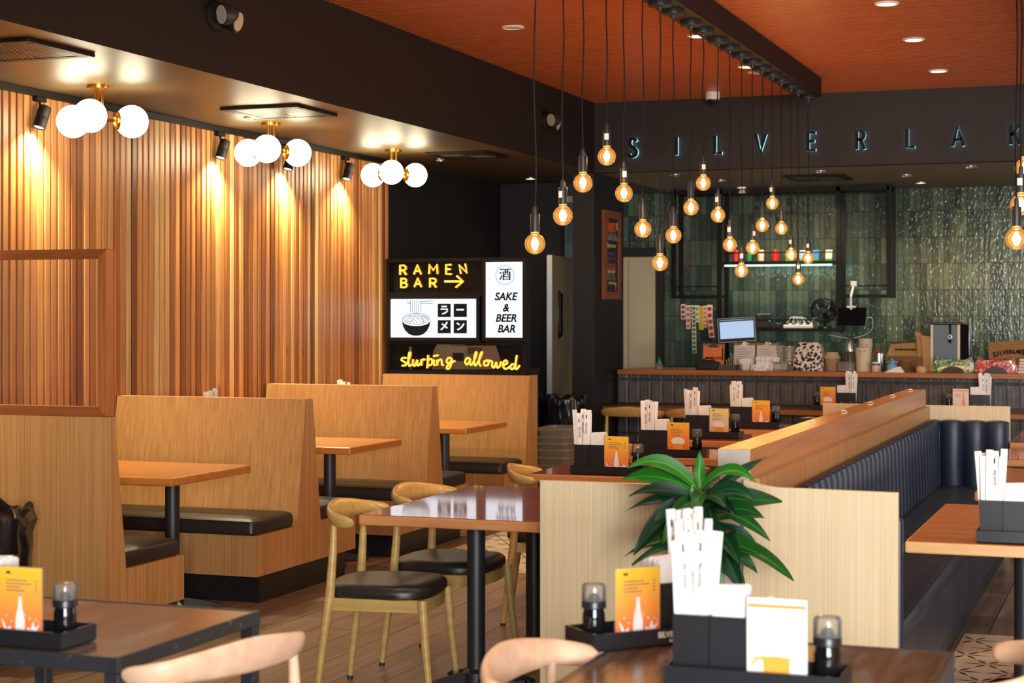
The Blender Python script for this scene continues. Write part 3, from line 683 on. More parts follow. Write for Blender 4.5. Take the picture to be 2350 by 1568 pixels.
# ------------------------------------------------------------------ divider with navy banquettes
t = thing('divider_wall', 'low wooden divider with a thick beech cap between the two benches', 'divider', (-1.467, 9.2, 0))
m = MB(); m.box(-1.525, -1.41, 6.475, 11.95, 0, .985); m.build('core', M['cap_end'], t, smooth=0)
m = MB(); m.box(-1.531, -1.404, 6.462, 11.955, .985, 1.089, .002)
for f in m.bm.faces:
    f.normal_update()
    if f.normal.y < -.9: f.material_index = 1
m.build('cap', [M['cap_wood'], M['cap_end']], t, smooth=0)
for yy in (8.05, 8.95, 9.85, 10.75, 11.6):
    m = MB(); m.tube([(-1.475, yy, 1.0895), (-1.475, yy, 1.103), (-1.452, yy, 1.105), (-1.444, yy, 1.097), (-1.455, yy, 1.0905)], .003, 6, closed=True)
    m.build('clip', M['white'], t)
def bench(sgn, label):
    """sgn +1: seats on the right of the divider, -1: on the left"""
    cx = -1.467; X = lambda d: cx + sgn * d
    t = thing('banquette_bench', label, 'bench', (X(.35), 9.2, 0), group='navy channelled banquettes')
    inner = .062 if sgn > 0 else .06
    front = .613 if sgn > 0 else .70
    # pale end panel facing the entrance, with the swept inner corner
    a = .043 if sgn > 0 else .057
    b = .613 if sgn > 0 else .763
    if sgn > 0: pl = [(X(a), 0), (X(a), .976), (X(a + .03), .969), (X(a + .075), .9585), (X(a + .13), .952), (X(b), .948), (X(b), 0)]
    else: pl = [(X(a), 0), (X(a), .948), (X(b), .948), (X(b), 0)]
    m = MB(); m.prism(pl, 'Y', 6.43, 6.46); m.build('end_panel', M['veneer_pale'], t, smooth=0)
    if sgn > 0:
        m = MB(); m.box(X(.09), X(b + .012), 6.462, 6.505, .02, .852, .012, seg=3); m.build('bolster', M['navy_vinyl'], t)
    # veneered back board and far return board
    m = MB(); m.box(X(inner), X(inner + .035), 6.47, 11.90, .0, .98); m.build('back_board', M['veneer'], t, smooth=0)
    rb = .612 if sgn > 0 else .62
    m = MB(); m.box(X(inner), X(rb), 11.905, 11.95, 0, .987); m.build('return_board', M['veneer_pale'], t, smooth=0)
    # channelled back: path along Y then round the corner along X
    path = [(X(inner + .035), 6.52)]
    L1 = 11.84 - 6.52; rc = .07
    import itertools
    s0 = inner + .035
    def pt(s):
        if s < L1 - rc: return Vector((X(s0), 6.52 + s, 0)), Vector((sgn, 0, 0))
        q = (s - (L1 - rc)) / (rc * pi / 2)
        if q < 1:
            a = q * pi / 2; c = Vector((X(s0 + rc), 11.84 - rc, 0))
            return c + Vector((-sgn * cos(a) * rc, sin(a) * rc, 0)), Vector((sgn * cos(a), -sin(a), 0))
        e = s - (L1 - rc) - rc * pi / 2
        return Vector((X(s0 + rc + e), 11.84, 0)), Vector((0, -1, 0))
    Lt = (L1 - rc) + rc * pi / 2 + (b - s0 - rc)
    pitch = .145; nch = round(Lt / pitch); pitch = Lt / nch
    prof = [(0.0, .885, 0), (.02, .898, .15), (.045, .900, .6), (.070, .892, .9), (.078, .86, 1), (.080, .76, 1), (.085, .62, 1), (.088, .50, .9), (.088, .455, .6)]
    m = MB(); rings = []
    for i in range(nch * 8 + 1):
        s = Lt * i / (nch * 8); p, n = pt(s); w = abs(sin(pi * s / pitch)) ** .55
        rings.append([p + n * (d - (1 - w) * .030 * k) + Vector((0, 0, z - (1 - w) * .012 * (1 - k * .3) * (k > 0 or z > .88))) for d, z, k in prof] + [p + Vector((0, 0, .455))])
    m.loft(rings); m.build('backrest', M['navy_vinyl'], t, smooth=45)
    m = MB(); cushion(m, min(X(s0 + .05), X(front)), max(X(s0 + .05), X(front)), 6.51, 11.80, .36, .468, r=.05, dome=.010, edge=.03)
    m.build('seat', M['navy_vinyl'], t, smooth=50)
    m = MB()
    for y0, y1 in ((6.51, 8.12), (8.123, 9.9), (9.903, 11.78)): m.box(X(front - .05), X(front - .004), y0, y1, .12, .43, .006)
    m.build('front_panel', M['navy_vinyl'], t)
    m = MB(); m.tube([(X(front - .003), 6.53 + k * .4, .452) for k in range(14)], .0045, 6); m.build('piping', M['black_vinyl'], t)
    m = MB(); m.box(X(s0 + .06), X(front - .03), 6.50, 11.8, .0, .12); m.build('toe_kick', M['toe'], t, smooth=0)
    return t
bench(1, 'navy channelled bench right of the divider, with pale veneer end panel')
bench(-1, 'bench left of the divider, hidden behind the pale panel with the plant')
# ------------------------------------------------------------------ lamps
def lamp(name, kind, loc, energy, color, parent=None, radius=.03, aim=None, spot=None, blend=.5, size=None):
    d = bpy.data.lights.new(name, kind); d.energy = energy; d.color = color
    if kind in ('POINT', 'SPOT'): d.shadow_soft_size = radius
    if kind == 'SPOT': d.spot_size = radians(spot); d.spot_blend = blend
    if kind == 'AREA': d.shape = 'RECTANGLE'; d.size, d.size_y = size
    o = bpy.data.objects.new(name, d); COL.objects.link(o)
    o.location = loc
    if aim is not None: o.rotation_euler = Vector(aim).to_track_quat('-Z', 'Y').to_euler()
    if parent: o.parent = parent
    return o
# brass ceiling fixtures with three opal globes
t = thing('globe_ceiling_light', 'brass three-globe ceiling light nearest the entrance', 'ceiling light', (-5.44, 8.25, ZL), group='brass globe lights over the booths')
m = MB(); m.lathe([(.065, -.014), (.066, 0), ], (0, 0, 0), 28); m.lathe([(.064, -.020), (.065, -.014)], (0, 0, 0), 28); m.build('canopy', M['brass'], t, world=False)
for a in range(3):
    an = a * 2 * pi / 3 + radians(70 + 60); d = Vector((cos(an), sin(an), 0))
    m = MB(); m.cyl(d * .022 + Vector((0, 0, -.015)), d * .022 + Vector((0, 0, -.20)), .008, seg=10); m.build('rod', M['brass'], t, world=False)
HZ = -.190
m = MB(); m.lathe([(.030, HZ - .02), (.034, HZ - .015), (.034, HZ + .015), (.030, HZ + .02)], seg=20); m.build('hub', M['brass'], t, world=False)
fwd = atan2(-C_, S_)                                 # first arm points to the entrance
for a in range(3):
    an = fwd + a * 2 * pi / 3; d = Vector((cos(an), sin(an), 0)); c = d * .19 + Vector((0, 0, HZ))
    m = MB(); m.cyl(d * .02 + Vector((0, 0, HZ)), d * .105 + Vector((0, 0, HZ)), .010, seg=10)
    q = d.to_track_quat('Z', 'Y'); r0 = []
    for r, h in ((.016, .085), (.040, .094), (.048, .102), (.050, .112), (.046, .116)):
        r0.append([q @ Vector((r * cos(2 * pi * k / 20), r * sin(2 * pi * k / 20), h)) + Vector((0, 0, HZ)) for k in range(20)])
    m.loft(r0); m.build('arm', M['brass'], t, world=False)
    m = MB(); m.sphere(c, .091, 28, 16); m.build('globe', M['globe'], t, world=False, smooth=80)
dup(t, (-5.44, 10.263, ZL), None, 'brass three-globe ceiling light above the middle booth')
dup(t, (-5.44, 12.248, ZL), None, 'brass three-globe ceiling light farthest away, near the lit signs')

# black beams carrying pendant bulbs
def beam(x0, x1, label):
    m = MB(); m.box(x0, x1, 1.5, 13.83, 3.32, ZC, .002); return single(m, 'pendant_beam', M['soffit_paint'], label, 'beam', ((x0 + x1) / 2, 13.0, ZC), group='black pendant beams', smooth=0)
beam(-2.615, -2.435, 'long black beam carrying twenty hanging bulbs')
beam(-.60, -.42, 'black beam for the bulbs at the right edge')
def pendant(label, x, y, z, ztop, wig, sticker, grp):
    t = thing('pendant_bulb', label, 'pendant light', (x, y, ztop), group=grp)
    h = z - ztop
    m = MB(); m.lathe([(.062, 0), (.064, -.004), (.064, -.030), (.060, -.033), (.012, -.034), (.010, -.055), (.006, -.06)], seg=24); m.build('canopy', M['black_metal'], t, world=False)
    n = 7; ph = R.uniform(0, 6)
    m = MB(); m.tube(spline([(wig * sin(ph + k * 1.3) * (0 < k < n), wig * cos(ph * 2 + k) * (0 < k < n), -.055 + (h + .145 + .055) * k / n) for k in range(n + 1)], 4), .0036, 6); m.build('cord', M['rack_metal'], t, world=False)
    m = MB(); m.lathe([(.007, h + .165), (.010, h + .155), (.010, h + .133), (.019, h + .131), (.020, h + .126), (.020, h + .052), (.018, h + .050)], seg=20); s = m.build('socket', M['black_metal'], t, world=False)
    if sticker:
        m = MB(); a0 = radians(sticker); q = []
        for k in range(5):
            a = a0 + k * .28; q.append((.0206 * cos(a), .0206 * sin(a)))
        m.loft([[(x_, y_, h + .082) for x_, y_ in q], [(x_, y_, h + .112) for x_, y_ in q]], closed=False, cap0=False, cap1=False); m.build('sticker', M['paper'], s, world=False, smooth=0)
    m = MB(); pr = [(.0175, .053), (.018, .044)] + [(.0455 * sin(a), .0455 * cos(a)) for a in [radians(k) for k in range(28, 180, 8)]] + [(.001, -.0455)]
    m.lathe([(r, h + q) for r, q in pr], seg=24, caps=(False, True)); m.build('bulb', M['bulb_glass'], t, world=False, smooth=80)
    m = MB(); m.lathe([(.002, .030), (.009, .024), (.0135, .006), (.0145, -.010), (.010, -.024), (.001, -.029)], (0, 0, h), 14); m.build('filament', M['filament'], t, world=False, smooth=80)
    l = lamp('bulb_light', 'POINT', (0, 0, h - .002), 16.0, (1.0, .60, .26), t, .02)
    return t
ZP = [1.905, 2.049, 2.22, 2.379, 2.216, 2.049, 1.879, 2.042, 2.222, 2.387, 2.214, 2.042, 1.883, 2.046, 2.213, 2.388, 2.223, 2.042, 1.863, 2.038]
YP = [7.197, 7.584, 7.886, 8.274, 8.574, 8.93, 9.275, 9.563, 9.967, 10.268, 10.651, 10.979, 11.318, 11.66, 11.977, 12.323, 12.65, 13.022, 13.305, 13.721]
ordn = ['first', 'second', 'third', 'fourth', 'fifth', 'sixth', 'seventh', 'eighth', 'ninth', 'tenth', 'eleventh', 'twelfth', 'thirteenth', 'fourteenth', 'fifteenth', 'sixteenth', 'seventeenth', 'eighteenth', 'nineteenth', 'twentieth']
SK = {1: 215, 3: 250, 4: 265, 9: 260, 10: 225, 11: 232, 12: 250, 13: 290, 15: 215, 17: 225, 18: 250, 19: 235}
low = {0: 'lowest at the left end', 6: 'lowest of its dip', 12: 'lowest of its dip', 18: 'lowest near the far end'}
for i, (y, z) in enumerate(zip(YP, ZP)):
    lab = 'amber globe bulb on a long cord, %s from the left in the zigzag row' % ordn[i]
    if i == 19: lab = 'amber globe bulb on a long cord, last of the zigzag row at the right'
    pendant(lab, -2.52, y, z, 3.32, .004, SK.get(i, 0), 'zigzag row of amber bulbs')
for i, (y, z) in enumerate(((7.39, 1.905), (7.66, 2.06), (7.93, 2.235))):
    pendant(('lowest amber bulb', 'middle amber bulb', 'topmost amber bulb')[i] + ' of the cluster cut by the right edge', -.505, y, z, 3.32, .004, 225 if i == 1 else 0, 'amber bulbs at the right edge')

# recessed downlights
def downlight(label, x, y, z, lit, grp, r=.075):
    t = thing('recessed_downlight', label, 'ceiling light', (x, y, z), group=grp)
    m = MB(); m.lathe([(r, 0), (r, -.006), (r * .80, -.010), (r * .78, -.004)], seg=28, caps=(True, False)); m.build('trim_ring', M['white'] if z > 3 else M['steel'], t, world=False)
    m = MB(); m.lathe([(r * .78, -.0035), (r * .78, -.0055)], seg=24); m.build('lens', M['lens'] if lit else M['lens_dim'], t, world=False)
    if lit: lamp('downlight_beam', 'SPOT', (0, 0, -.02), lit, (1.0, .80, .55), t, .04, (0, 0, -1), 110, .6)
    return t
dl = [(-3.892, 10.68, 0, 'unlit round downlight in the ribbed ceiling left of the first bulbs'), (-2.84, 11.43, 26, 'small lit downlight beside the beam, nearest to the camera'), (-2.845, 12.98, 26, 'small lit downlight beside the beam, farther one'), (-2.842, 13.31, 0, 'dark downlight just past the lit pair beside the beam'),
      (-1.478, 10.63, 26, 'lit downlight at the top edge, right of the beam'), (-1.50, 12.09, 26, 'lit downlight right of the beam, middle of three'), (-1.517, 13.72, 26, 'lit downlight right of the beam, closest to the fascia')]
for x, y, e, lab in dl: downlight(lab, x, y, ZC, e, 'downlights in the ribbed ceiling')
for x, y, e, lab in [(-5.406, 9.93, 0, 'tiny round downlight beside the middle ceiling vent'), (-5.433, 13.17, 0, 'tiny round downlight behind the farthest globe light'), (-5.40, 15.3, 8, 'lit downlight in the dark back passage')]:
    downlight(lab, x, y, ZL, e, 'downlights in the low ceiling', .05 if y < 14 else .07)
kl = [(-3.994, 15.23, 0, 'chrome downlight above the bar, leftmost'), (-3.764, 16.02, 0, 'chrome downlight behind the leftmost one over the kitchen'), (-3.77, 16.95, 20, 'lit downlight washing the green tiles on the left'), (-2.70, 15.29, 0, 'chrome downlight just right of the kitchen ceiling vent'), (-2.05, 15.99, 0, 'chrome downlight over the kitchen middle'), (-2.036, 16.94, 20, 'lit downlight washing the green tiles on the right'), (-1.417, 15.23, 0, 'chrome downlight over the bar at the right edge'), (-2.9, 16.95, 14, 'downlight hidden above the shelf rack')]
for x, y, e, lab in kl[:-1]: downlight(lab, x, y, 2.85, e, 'downlights over the kitchen', .07)

# track lights along the slats
m = MB(); m.box(-5.875, -5.84, 2.2, 13.12, ZL - .04, ZL - .001, .002); single(m, 'lighting_track', M['rack_metal'], 'long black lighting track at the top of the slat wall', 'light track', (-5.86, 8, ZL))
def trackhead(label, y):
    t = thing('track_spotlight', label, 'spotlight', (-5.858, y, ZL - .04), group='black track spotlights')
    m = MB(); m.box(-.018, .018, -.045, .045, -.028, 0, .003); m.build('adapter', M['rack_metal'], t, world=False)
    m = MB(); m.tube([(.0, 0, -.028), (.004, 0, -.055), (.02, 0, -.075)], .008, 8); m.build('stem', M['rack_metal'], t, world=False)
    ax = Vector((-.10, -.32, -.94)).normalized(); c = Vector((.045, -.012, -.062)); q = ax.to_track_quat('Z', 'Y'); m = MB()
    m.loft([[c + q @ Vector((r * cos(2 * pi * k / 24), r * sin(2 * pi * k / 24), h)) for k in range(24)] for r, h in ((.030, -.004), (.035, 0), (.036, .06), (.0355, .061), (.036, .062), (.036, .125), (.032, .127), (.031, .118))])
    m.build('housing', M['rack_metal'], t, world=False)
    m = MB(); m.loft([[c + q @ Vector((.030 * cos(2 * pi * k / 20), .030 * sin(2 * pi * k / 20), h)) for k in range(20)] for h in (.119, .121)]); m.build('lens', M['lens'], t, world=False)
    lamp('track_beam', 'SPOT', c + ax * .14, 165, (1.0, .86, .52), t, .02, Vector((-.10, -.07, -1)), 125, 1.0)
    return t
for y, lab in ((8.30, 'black track spotlight at the left edge'), (10.33, 'black track spotlight between first and second globe lights'), (11.30, 'black track spotlight hidden behind the middle globe light'), (12.28, 'black track spotlight between middle and farthest globe lights'), (6.6, 'black track spotlight beyond the left edge')):
    trackhead(lab, y)

# ceiling vents
def vent(label, x0, x1, y0, y1, z):
    t = thing('ceiling_vent', label, 'vent', ((x0 + x1) / 2, (y0 + y1) / 2, z), group='black square ceiling vents')
    m = MB(); i = .06
    for a in ((x0, x1, y0, y0 + i), (x0, x1, y1 - i, y1), (x0, x0 + i, y0 + i, y1 - i), (x1 - i, x1, y0 + i, y1 - i)): m.box(*a, z - .018, z - .0005, .004)
    m.build('frame', M['rack_metal'], t)
    cx, cy = (x0 + x1) / 2, (y0 + y1) / 2; m = MB(); n = 8
    for qx, qy in ((0, 0), (0, 1), (1, 0), (1, 1)):
        a0, a1 = (x0 + i, cx) if qx == 0 else (cx, x1 - i); b0, b1 = (y0 + i, cy) if qy == 0 else (cy, y1 - i)
        for k in range(n):
            f0, f1 = (k + .15) / n, (k + .7) / n
            if (qx + qy) % 2: m.box(a0 + (a1 - a0) * f0, a0 + (a1 - a0) * f1, b0 + .004, b1 - .004, z - .016, z - .004)
            else: m.box(a0 + .004, a1 - .004, b0 + (b1 - b0) * f0, b0 + (b1 - b0) * f1, z - .016, z - .004)
    m.build('louvres', M['louvre'], t, smooth=0)
    m = MB(); m.box(x0 + i, x1 - i, y0 + i, y1 - i, z - .003, z - .001); m.build('duct_plate', M['slat_back'], t, smooth=0)
vent('black square ceiling vent at the left edge above the first globe light', -5.33, -4.79, 6.70, 7.24, ZL)
vent('black square ceiling vent above the middle globe light', -5.33, -4.80, 9.39, 9.95, ZL)
vent('black square ceiling vent in shadow behind the farthest globe light', -5.30, -4.79, 12.54, 13.04, ZL)
vent('black ceiling vent over the kitchen above the bar', -3.10, -2.56, 15.62, 16.2, 2.85)

# twin-head emergency lights on the soffit
def emerg(label, y, z):
    t = thing('emergency_light', label, 'emergency light', (XS, y, z), group='twin-head emergency lights')
    m = MB(); m.lathe([(.085, .0), (.085, .012), (.078, .02), (.05, .03)], axis='X', seg=28); m.build('base', M['rack_metal'], t, world=False)
    for k, (d, off) in enumerate((((-.50, -.85, -.15), (.085, -.02, .0)), ((.85, .05, -.2), (.055, .115, -.012)))):
        d = Vector(d).normalized(); q = d.to_track_quat('Z', 'Y'); c = Vector(off)
        ring = lambda r, h: [c + q @ Vector((r * cos(2 * pi * j / 24), r * sin(2 * pi * j / 24), h)) for j in range(24)]
        m = MB(); m.loft([ring(.028, -.06), (ring(.050, -.03)), ring(.056, 0), ring(.058, .028), ring(.052, .029)]); hd = m.build('lamp_head', M['black_metal'], t, world=False)
        m = MB(); m.loft([ring(.050, .0285), ring(.049, .031)]); m.build('lens', M['lens_dim'], hd, world=False)
emerg('black twin-head emergency light high on the soffit at upper left', 8.08, 3.168)
emerg('black twin-head emergency light on the soffit near the fascia', 13.43, 3.175)
t = thing('security_camera', 'small white dome camera under the ribbed ceiling near the fascia', 'camera', (-3.455, 14.41, ZC))
m = MB(); m.lathe([(.060, 0), (.060, -.055), (.054, -.062)], seg=24); m.build('housing', M['white'], t, world=False)
m = MB(); m.lathe([(.042, -.06), (.041, -.075), (.030, -.095), (.012, -.105), (.001, -.106)], seg=20); m.build('dome', M['black_gloss'], t, world=False)

M['letter_face'] = plain('letter_face', (.006, .006, .007, 1), .6, spec=.2)
t = thing('fascia_lettering', 'halo-lit dark channel letters spelling the restaurant name across the fascia', 'sign', (-2.6, YF, 3.06), group=None)
LET = {'S': [[(.42, .84), (.36, .95), (.24, 1), (.12, .96), (.06, .84), (.06, .72), (.13, .60), (.30, .48), (.40, .38), (.44, .25), (.40, .10), (.29, .02), (.17, 0), (.05, .05), (.0, .16)]],
       'I': [[(.1, 0), (.1, 1)]], 'L': [[(.05, 1), (.05, .04), (.45, .04)]], 'V': [[(0, 1), (.27, .02), (.54, 1)]],
       'E': [[(.45, .96), (.05, .96), (.05, .04), (.45, .04)], [(.05, .52), (.40, .52)]],
       'R': [[(.05, 0), (.05, .97), (.28, .97), (.40, .90), (.44, .76), (.40, .60), (.28, .52), (.05, .52)], [(.25, .52), (.47, 0)]],
       'A': [[(0, 0), (.28, 1), (.56, 0)], [(.10, .34), (.46, .34)]], 'K': [[(.05, 0), (.05, 1)], [(.47, 1), (.06, .45)], [(.18, .58), (.50, 0)]]}
for ch, xc in zip('SILVERLAK', (-4.251, -3.865, -3.488, -3.115, -2.68, -2.269, -1.855, -1.47, -1.02)):
    hgt = .158; m = MB(); wd = max(p[0] for st in LET[ch] for p in st)
    for st in LET[ch]:
        pl = lambda q: (xc + (q[0] - wd / 2) * hgt, 3.058 + (q[1] - .5) * hgt)
        pts = [(a, b) for a, b in st]
        ribbon(m, [(p[0], p[1]) for p in pts], .026 / hgt, pl, YF - .052, YF - .026, 0)
        ribbon(m, [(p[0], p[1]) for p in pts], .024 / hgt, pl, YF - .026, YF - .012, 1)
        ribbon(m, [(p[0], p[1]) for p in pts], .012 / hgt, pl, YF - .012, YF, 0)
    m.build('letter', [M['letter_face'], M['halo']], t, smooth=0)
# ------------------------------------------------------------------ sign cabinet on the farthest booth
YS = 13.07
def zs(px, py, Y=YS): return at(880 + px / 5.6, 580 + py / 5.6, Y)
t = thing('sign_cabinet', 'black steel cabinet of lit ramen and sake signs on the farthest booth', 'sign', (-5.27, 13.12, 1.108))
xl, xr = -5.872, -4.652; zb, zt_ = 1.108, 2.050
xm = zs(1285, 600).x; zm = zs(600, 530).z; zm2 = zs(600, 1155).z
m = MB(); w = .030
for a in ((xl, xl + w, zb, zt_), (xr - w, xr, zb, zt_), (xl + w, xr - w, zb, zb + w), (xl + w, xr - w, zt_ - w, zt_), (xm - w / 2, xm + w / 2, zm2, zt_ - w), (xl + w, xm - w / 2, zm - w / 2, zm + w / 2), (xl + w, xr - w, zm2 - w / 2, zm2 + w / 2)):
    m.box(a[0], a[1], YS, YS + .11, a[2], a[3])
m.build('frame', M['rack_metal'], t, smooth=0)
def meshpanel(x0, x1, z0, z1, name):
    m = MB(); pw, ph = .030, .0135; nx = int((x1 - x0) / pw); nz = int((z1 - z0) / ph)
    px_, pz_ = (x1 - x0) / nx, (z1 - z0) / nz; y = YS + .035
    for i in range(nx):
        for j in range(nz):
            cx, cz = x0 + (i + .5) * px_, z0 + (j + .5) * pz_
            for a, b in (((-.5, 0), (0, .5)), ((0, .5), (.5, 0)), ((.5, 0), (0, -.5)), ((0, -.5), (-.5, 0))):
                p = Vector((cx + a[0] * px_, y, cz + a[1] * pz_)); q = Vector((cx + b[0] * px_, y, cz + b[1] * pz_))
                d = (q - p).normalized(); n = Vector((-d.z, 0, d.x)) * .0013
                m._add([p + n, q + n, q - n, p - n], [(0, 1, 2, 3)])
    m.build(name, M['rack_metal'], t, smooth=0)
meshpanel(xl + w, xm - w / 2, zm + w / 2, zt_ - w, 'mesh_panel')
meshpanel(xl + w, xr - w, zb + w, zm2 - w / 2, 'mesh_panel')
m = MB(); m.box(xl + w, xm - w / 2, YS + .10, YS + .105, zm + w / 2, zt_ - w); m.build('back_plate', M['slat_back'], t, smooth=0)
# lightbox 1: bowl
A, B = zs(105, 1088), zs(1210, 595)
m = MB()
for a in ((A.x - .028, A.x, A.z - .028, B.z + .028), (B.x, B.x + .028, A.z - .028, B.z + .028), (A.x, B.x, A.z - .028, A.z), (A.x, B.x, B.z, B.z + .028)): m.box(a[0], a[1], YS - .035, YS + .06, a[2], a[3])
lb = m.build('lightbox', M['rack_metal'], t, smooth=0)
m = MB(); m.box(A.x, B.x, YS - .015, YS - .010, A.z, B.z); m.build('lit_face', M['panel_white'], lb, smooth=0)
YD = YS - .0155; pl = lambda q: (zs(q[0], q[1], YD).x, zs(q[0], q[1], YD).z)
def flat(m, poly, d=.0012, mi=0, Yd=YD): m.prism([(zs(p[0], p[1], Yd).x, zs(p[0], p[1], Yd).z) for p in poly], 'Y', Yd - d, Yd, mi)
PX = 1 / (5.6) * 13.9 / 4000 * 1.0        # one zoom pixel in metres
m = MB()
bowl = [(245, 880)] + [(421 + 176 * cos(a), 880 + 60 * sin(a)) for a in [pi - k * pi / 16 for k in range(1, 16)]] + [(597, 880)]
side = [(600, 905), (590, 950), (560, 1005), (515, 1048), (465, 1066), (421, 1069), (377, 1066), (327, 1048), (282, 1005), (252, 950), (242, 905)]
flat(m, [(245, 880)] + [(421 - 176 * cos(k * pi / 16), 880 + 62 * sin(k * pi / 16)) for k in range(1, 16)] + [(597, 880)] + side)
def stroke(pts, wpx, d=.0012, mi=0, closed=False, plane=None, Yd=YD): ribbon(m, pts, wpx, plane or pl, Yd - d, Yd, mi, closed)
stroke([(421 + 180 * cos(2 * pi * k / 40), 868 + 86 * sin(2 * pi * k / 40)) for k in range(40)], 7, .0016, closed=True)
stroke([(421 + 153 * cos(2 * pi * k / 40), 862 + 60 * sin(2 * pi * k / 40)) for k in range(40)], 6, .0016, closed=True)
for x in (348, 374, 402, 428, 454, 480): stroke([(x, 612), (x, 770 if x in (348, 374, 480) else 795)], 6)
for p in (((303, 634), (346, 634)), ((303, 655), (346, 655)), ((484, 628), (635, 620)), ((484, 655), (635, 653))): stroke(p, 8)
for ar in ([(290, 890), (320, 840), (360, 812)], [(310, 900), (345, 850), (390, 815)], [(335, 905), (370, 860), (410, 812)], [(405, 812), (450, 850), (490, 905)], [(375, 850), (410, 870), (440, 912)], [(345, 880), (385, 890), (405, 915)],
           [(440, 812), (490, 840), (525, 900)], [(500, 900), (530, 870), (575, 858)], [(490, 870), (530, 838), (560, 838)], [(470, 835), (500, 822), (535, 822)]): stroke([tuple(v[:2]) for v in spline([(a, b, 0) for a, b in ar], 5)], 6)
for x0, y0, x1, y1 in ((697, 656, 865, 828), (902, 656, 1073, 828), (697, 866, 865, 1038), (902, 866, 1073, 1038)): flat(m, [(x0, y0), (x1, y0), (x1, y1), (x0, y1)])
W2 = .0022
stroke([(745, 692), (815, 692)], 17, W2, 1); stroke([(736, 727), (826, 727), (822, 750), (795, 775), (755, 788)], 17, W2, 1)
stroke([(938, 733), (1036, 733)], 20, W2, 1)
stroke([(820, 890), (795, 935), (765, 970), (738, 992)], 17, W2, 1); stroke([(752, 915), (785, 935), (820, 972)], 17, W2, 1)
stroke([(945, 905), (978, 928)], 18, W2, 1); stroke([(1036, 912), (1012, 950), (985, 975), (950, 992)], 18, W2, 1)
m.build('artwork', [M['ink'], M['panel_white']], lb, smooth=0)
# lightbox 2: sake & beer bar
A, B = zs(1325, 1090), zs(1805, 118)
m = MB()
for a in ((A.x - .026, A.x, A.z - .028, B.z + .022), (B.x, B.x + .028, A.z - .028, B.z + .022), (A.x, B.x, A.z - .028, A.z), (A.x, B.x, B.z, B.z + .022)): m.box(a[0], a[1], YS - .035, YS + .06, a[2], a[3])
lb = m.build('lightbox', M['rack_metal'], t, smooth=0)
m = MB(); m.box(A.x, B.x, YS - .015, YS - .010, A.z, B.z); m.build('lit_face', M['panel_white'], lb, smooth=0)
m = MB()
stroke([(1561 + 117 * cos(2 * pi * k / 44), 290 + 122 * sin(2 * pi * k / 44)) for k in range(44)], 6, closed=True)
FC = Matrix.Rotation(pi / 2, 4, 'X')          # text standing up, facing -Y
def txt(s, px, py, size_px, shear=0, bold=0, sx=1.0, mi=0, Yd=YD):
    p = zs(px, py, Yd); k = size_px * PX
    m.text(s, 1.0, Matrix.Translation(p) @ FC @ Matrix.Diagonal((k * sx, k, 1, 1)), mi, .0012, shear, bold)
[txt('\u9152', 1563 + ox_, 290 + oy_, 168, 0, .004) for ox_, oy_ in ((-2.5, 0), (2.5, 0), (0, 1.2))]; m.build('emblem', M['ink'], lb, smooth=0)
m = MB()
for s, x, y in (('SAKE', 1567, 568), ('&', 1570, 712), ('BEER', 1573, 846), ('BAR', 1577, 984)): txt(s, x, y, 138, .22, .034, .96)
m.build('artwork', M['ink'], lb, smooth=0)
# neon: RAMEN BAR ->
def neon(strokes, name, r, Y):
    m = MB(); 
    for st in strokes:
        pts = [zs(a, b, Y) for a, b in st]
        m.tube(pts, r, 8, 0)
        m.tube([p + Vector((.004, .016, -.001)) for p in pts], r * 1.15, 6, 1)  # second amber tube offset behind each neon stroke
    return m.build(name, [M['neon'], M['neon_side']], t, smooth=60)
M['neon_side'] = plain('amber_neon_double', lin(190, 96, 10), .4)
def glyph(ch, x0, x1, y0, y1, tilt=0):
    G = {'R': [[(0, 1), (0, 0), (.62, .02), (.92, .16), (.95, .36), (.7, .52), (.02, .54)], [(.5, .55), (1, 1)]],
         'A': [[(0, 1), (.48, 0), (1, 1)], [(.2, .66), (.8, .66)]], 'M': [[(0, 1), (.06, 0), (.5, .62), (.92, 0), (1, 1)]],
         'E': [[(.95, 0), (0, 0), (0, 1), (.98, 1)], [(0, .48), (.8, .48)]], 'N': [[(.22, 1), (0, .12), (.98, .92), (.74, 0)]],
         'B': [[(0, 0), (0, 1), (.7, .98), (.98, .84), (.95, .62), (.7, .5), (.02, .47)], [(0, 0), (.62, .02), (.86, .14), (.84, .34), (.66, .46)]]}[ch]
    return [[(x0 + a * (x1 - x0), y0 + b * (y1 - y0)) for a, b in st] for st in G]
st = []
for g in (('R', 212, 290, 162, 284), ('A', 390, 482, 158, 278), ('M', 584, 694, 152, 274), ('E', 802, 874, 155, 275), ('N', 970, 1075, 142, 272), ('B', 224, 300, 332, 448), ('A', 396, 485, 326, 442), ('R', 596, 676, 330, 446)): st += glyph(*g)
neon(st, 'neon_ramen_bar', .0075, YS + .008)
neon([[(785, 370), (1020, 370)], [(940, 298), (1022, 370), (928, 446)]], 'neon_arrow', .008, YS + .008)
def crv(pts): return [(v.x, v.y) for v in spline([(a, b, 0) for a, b in pts], 5)]
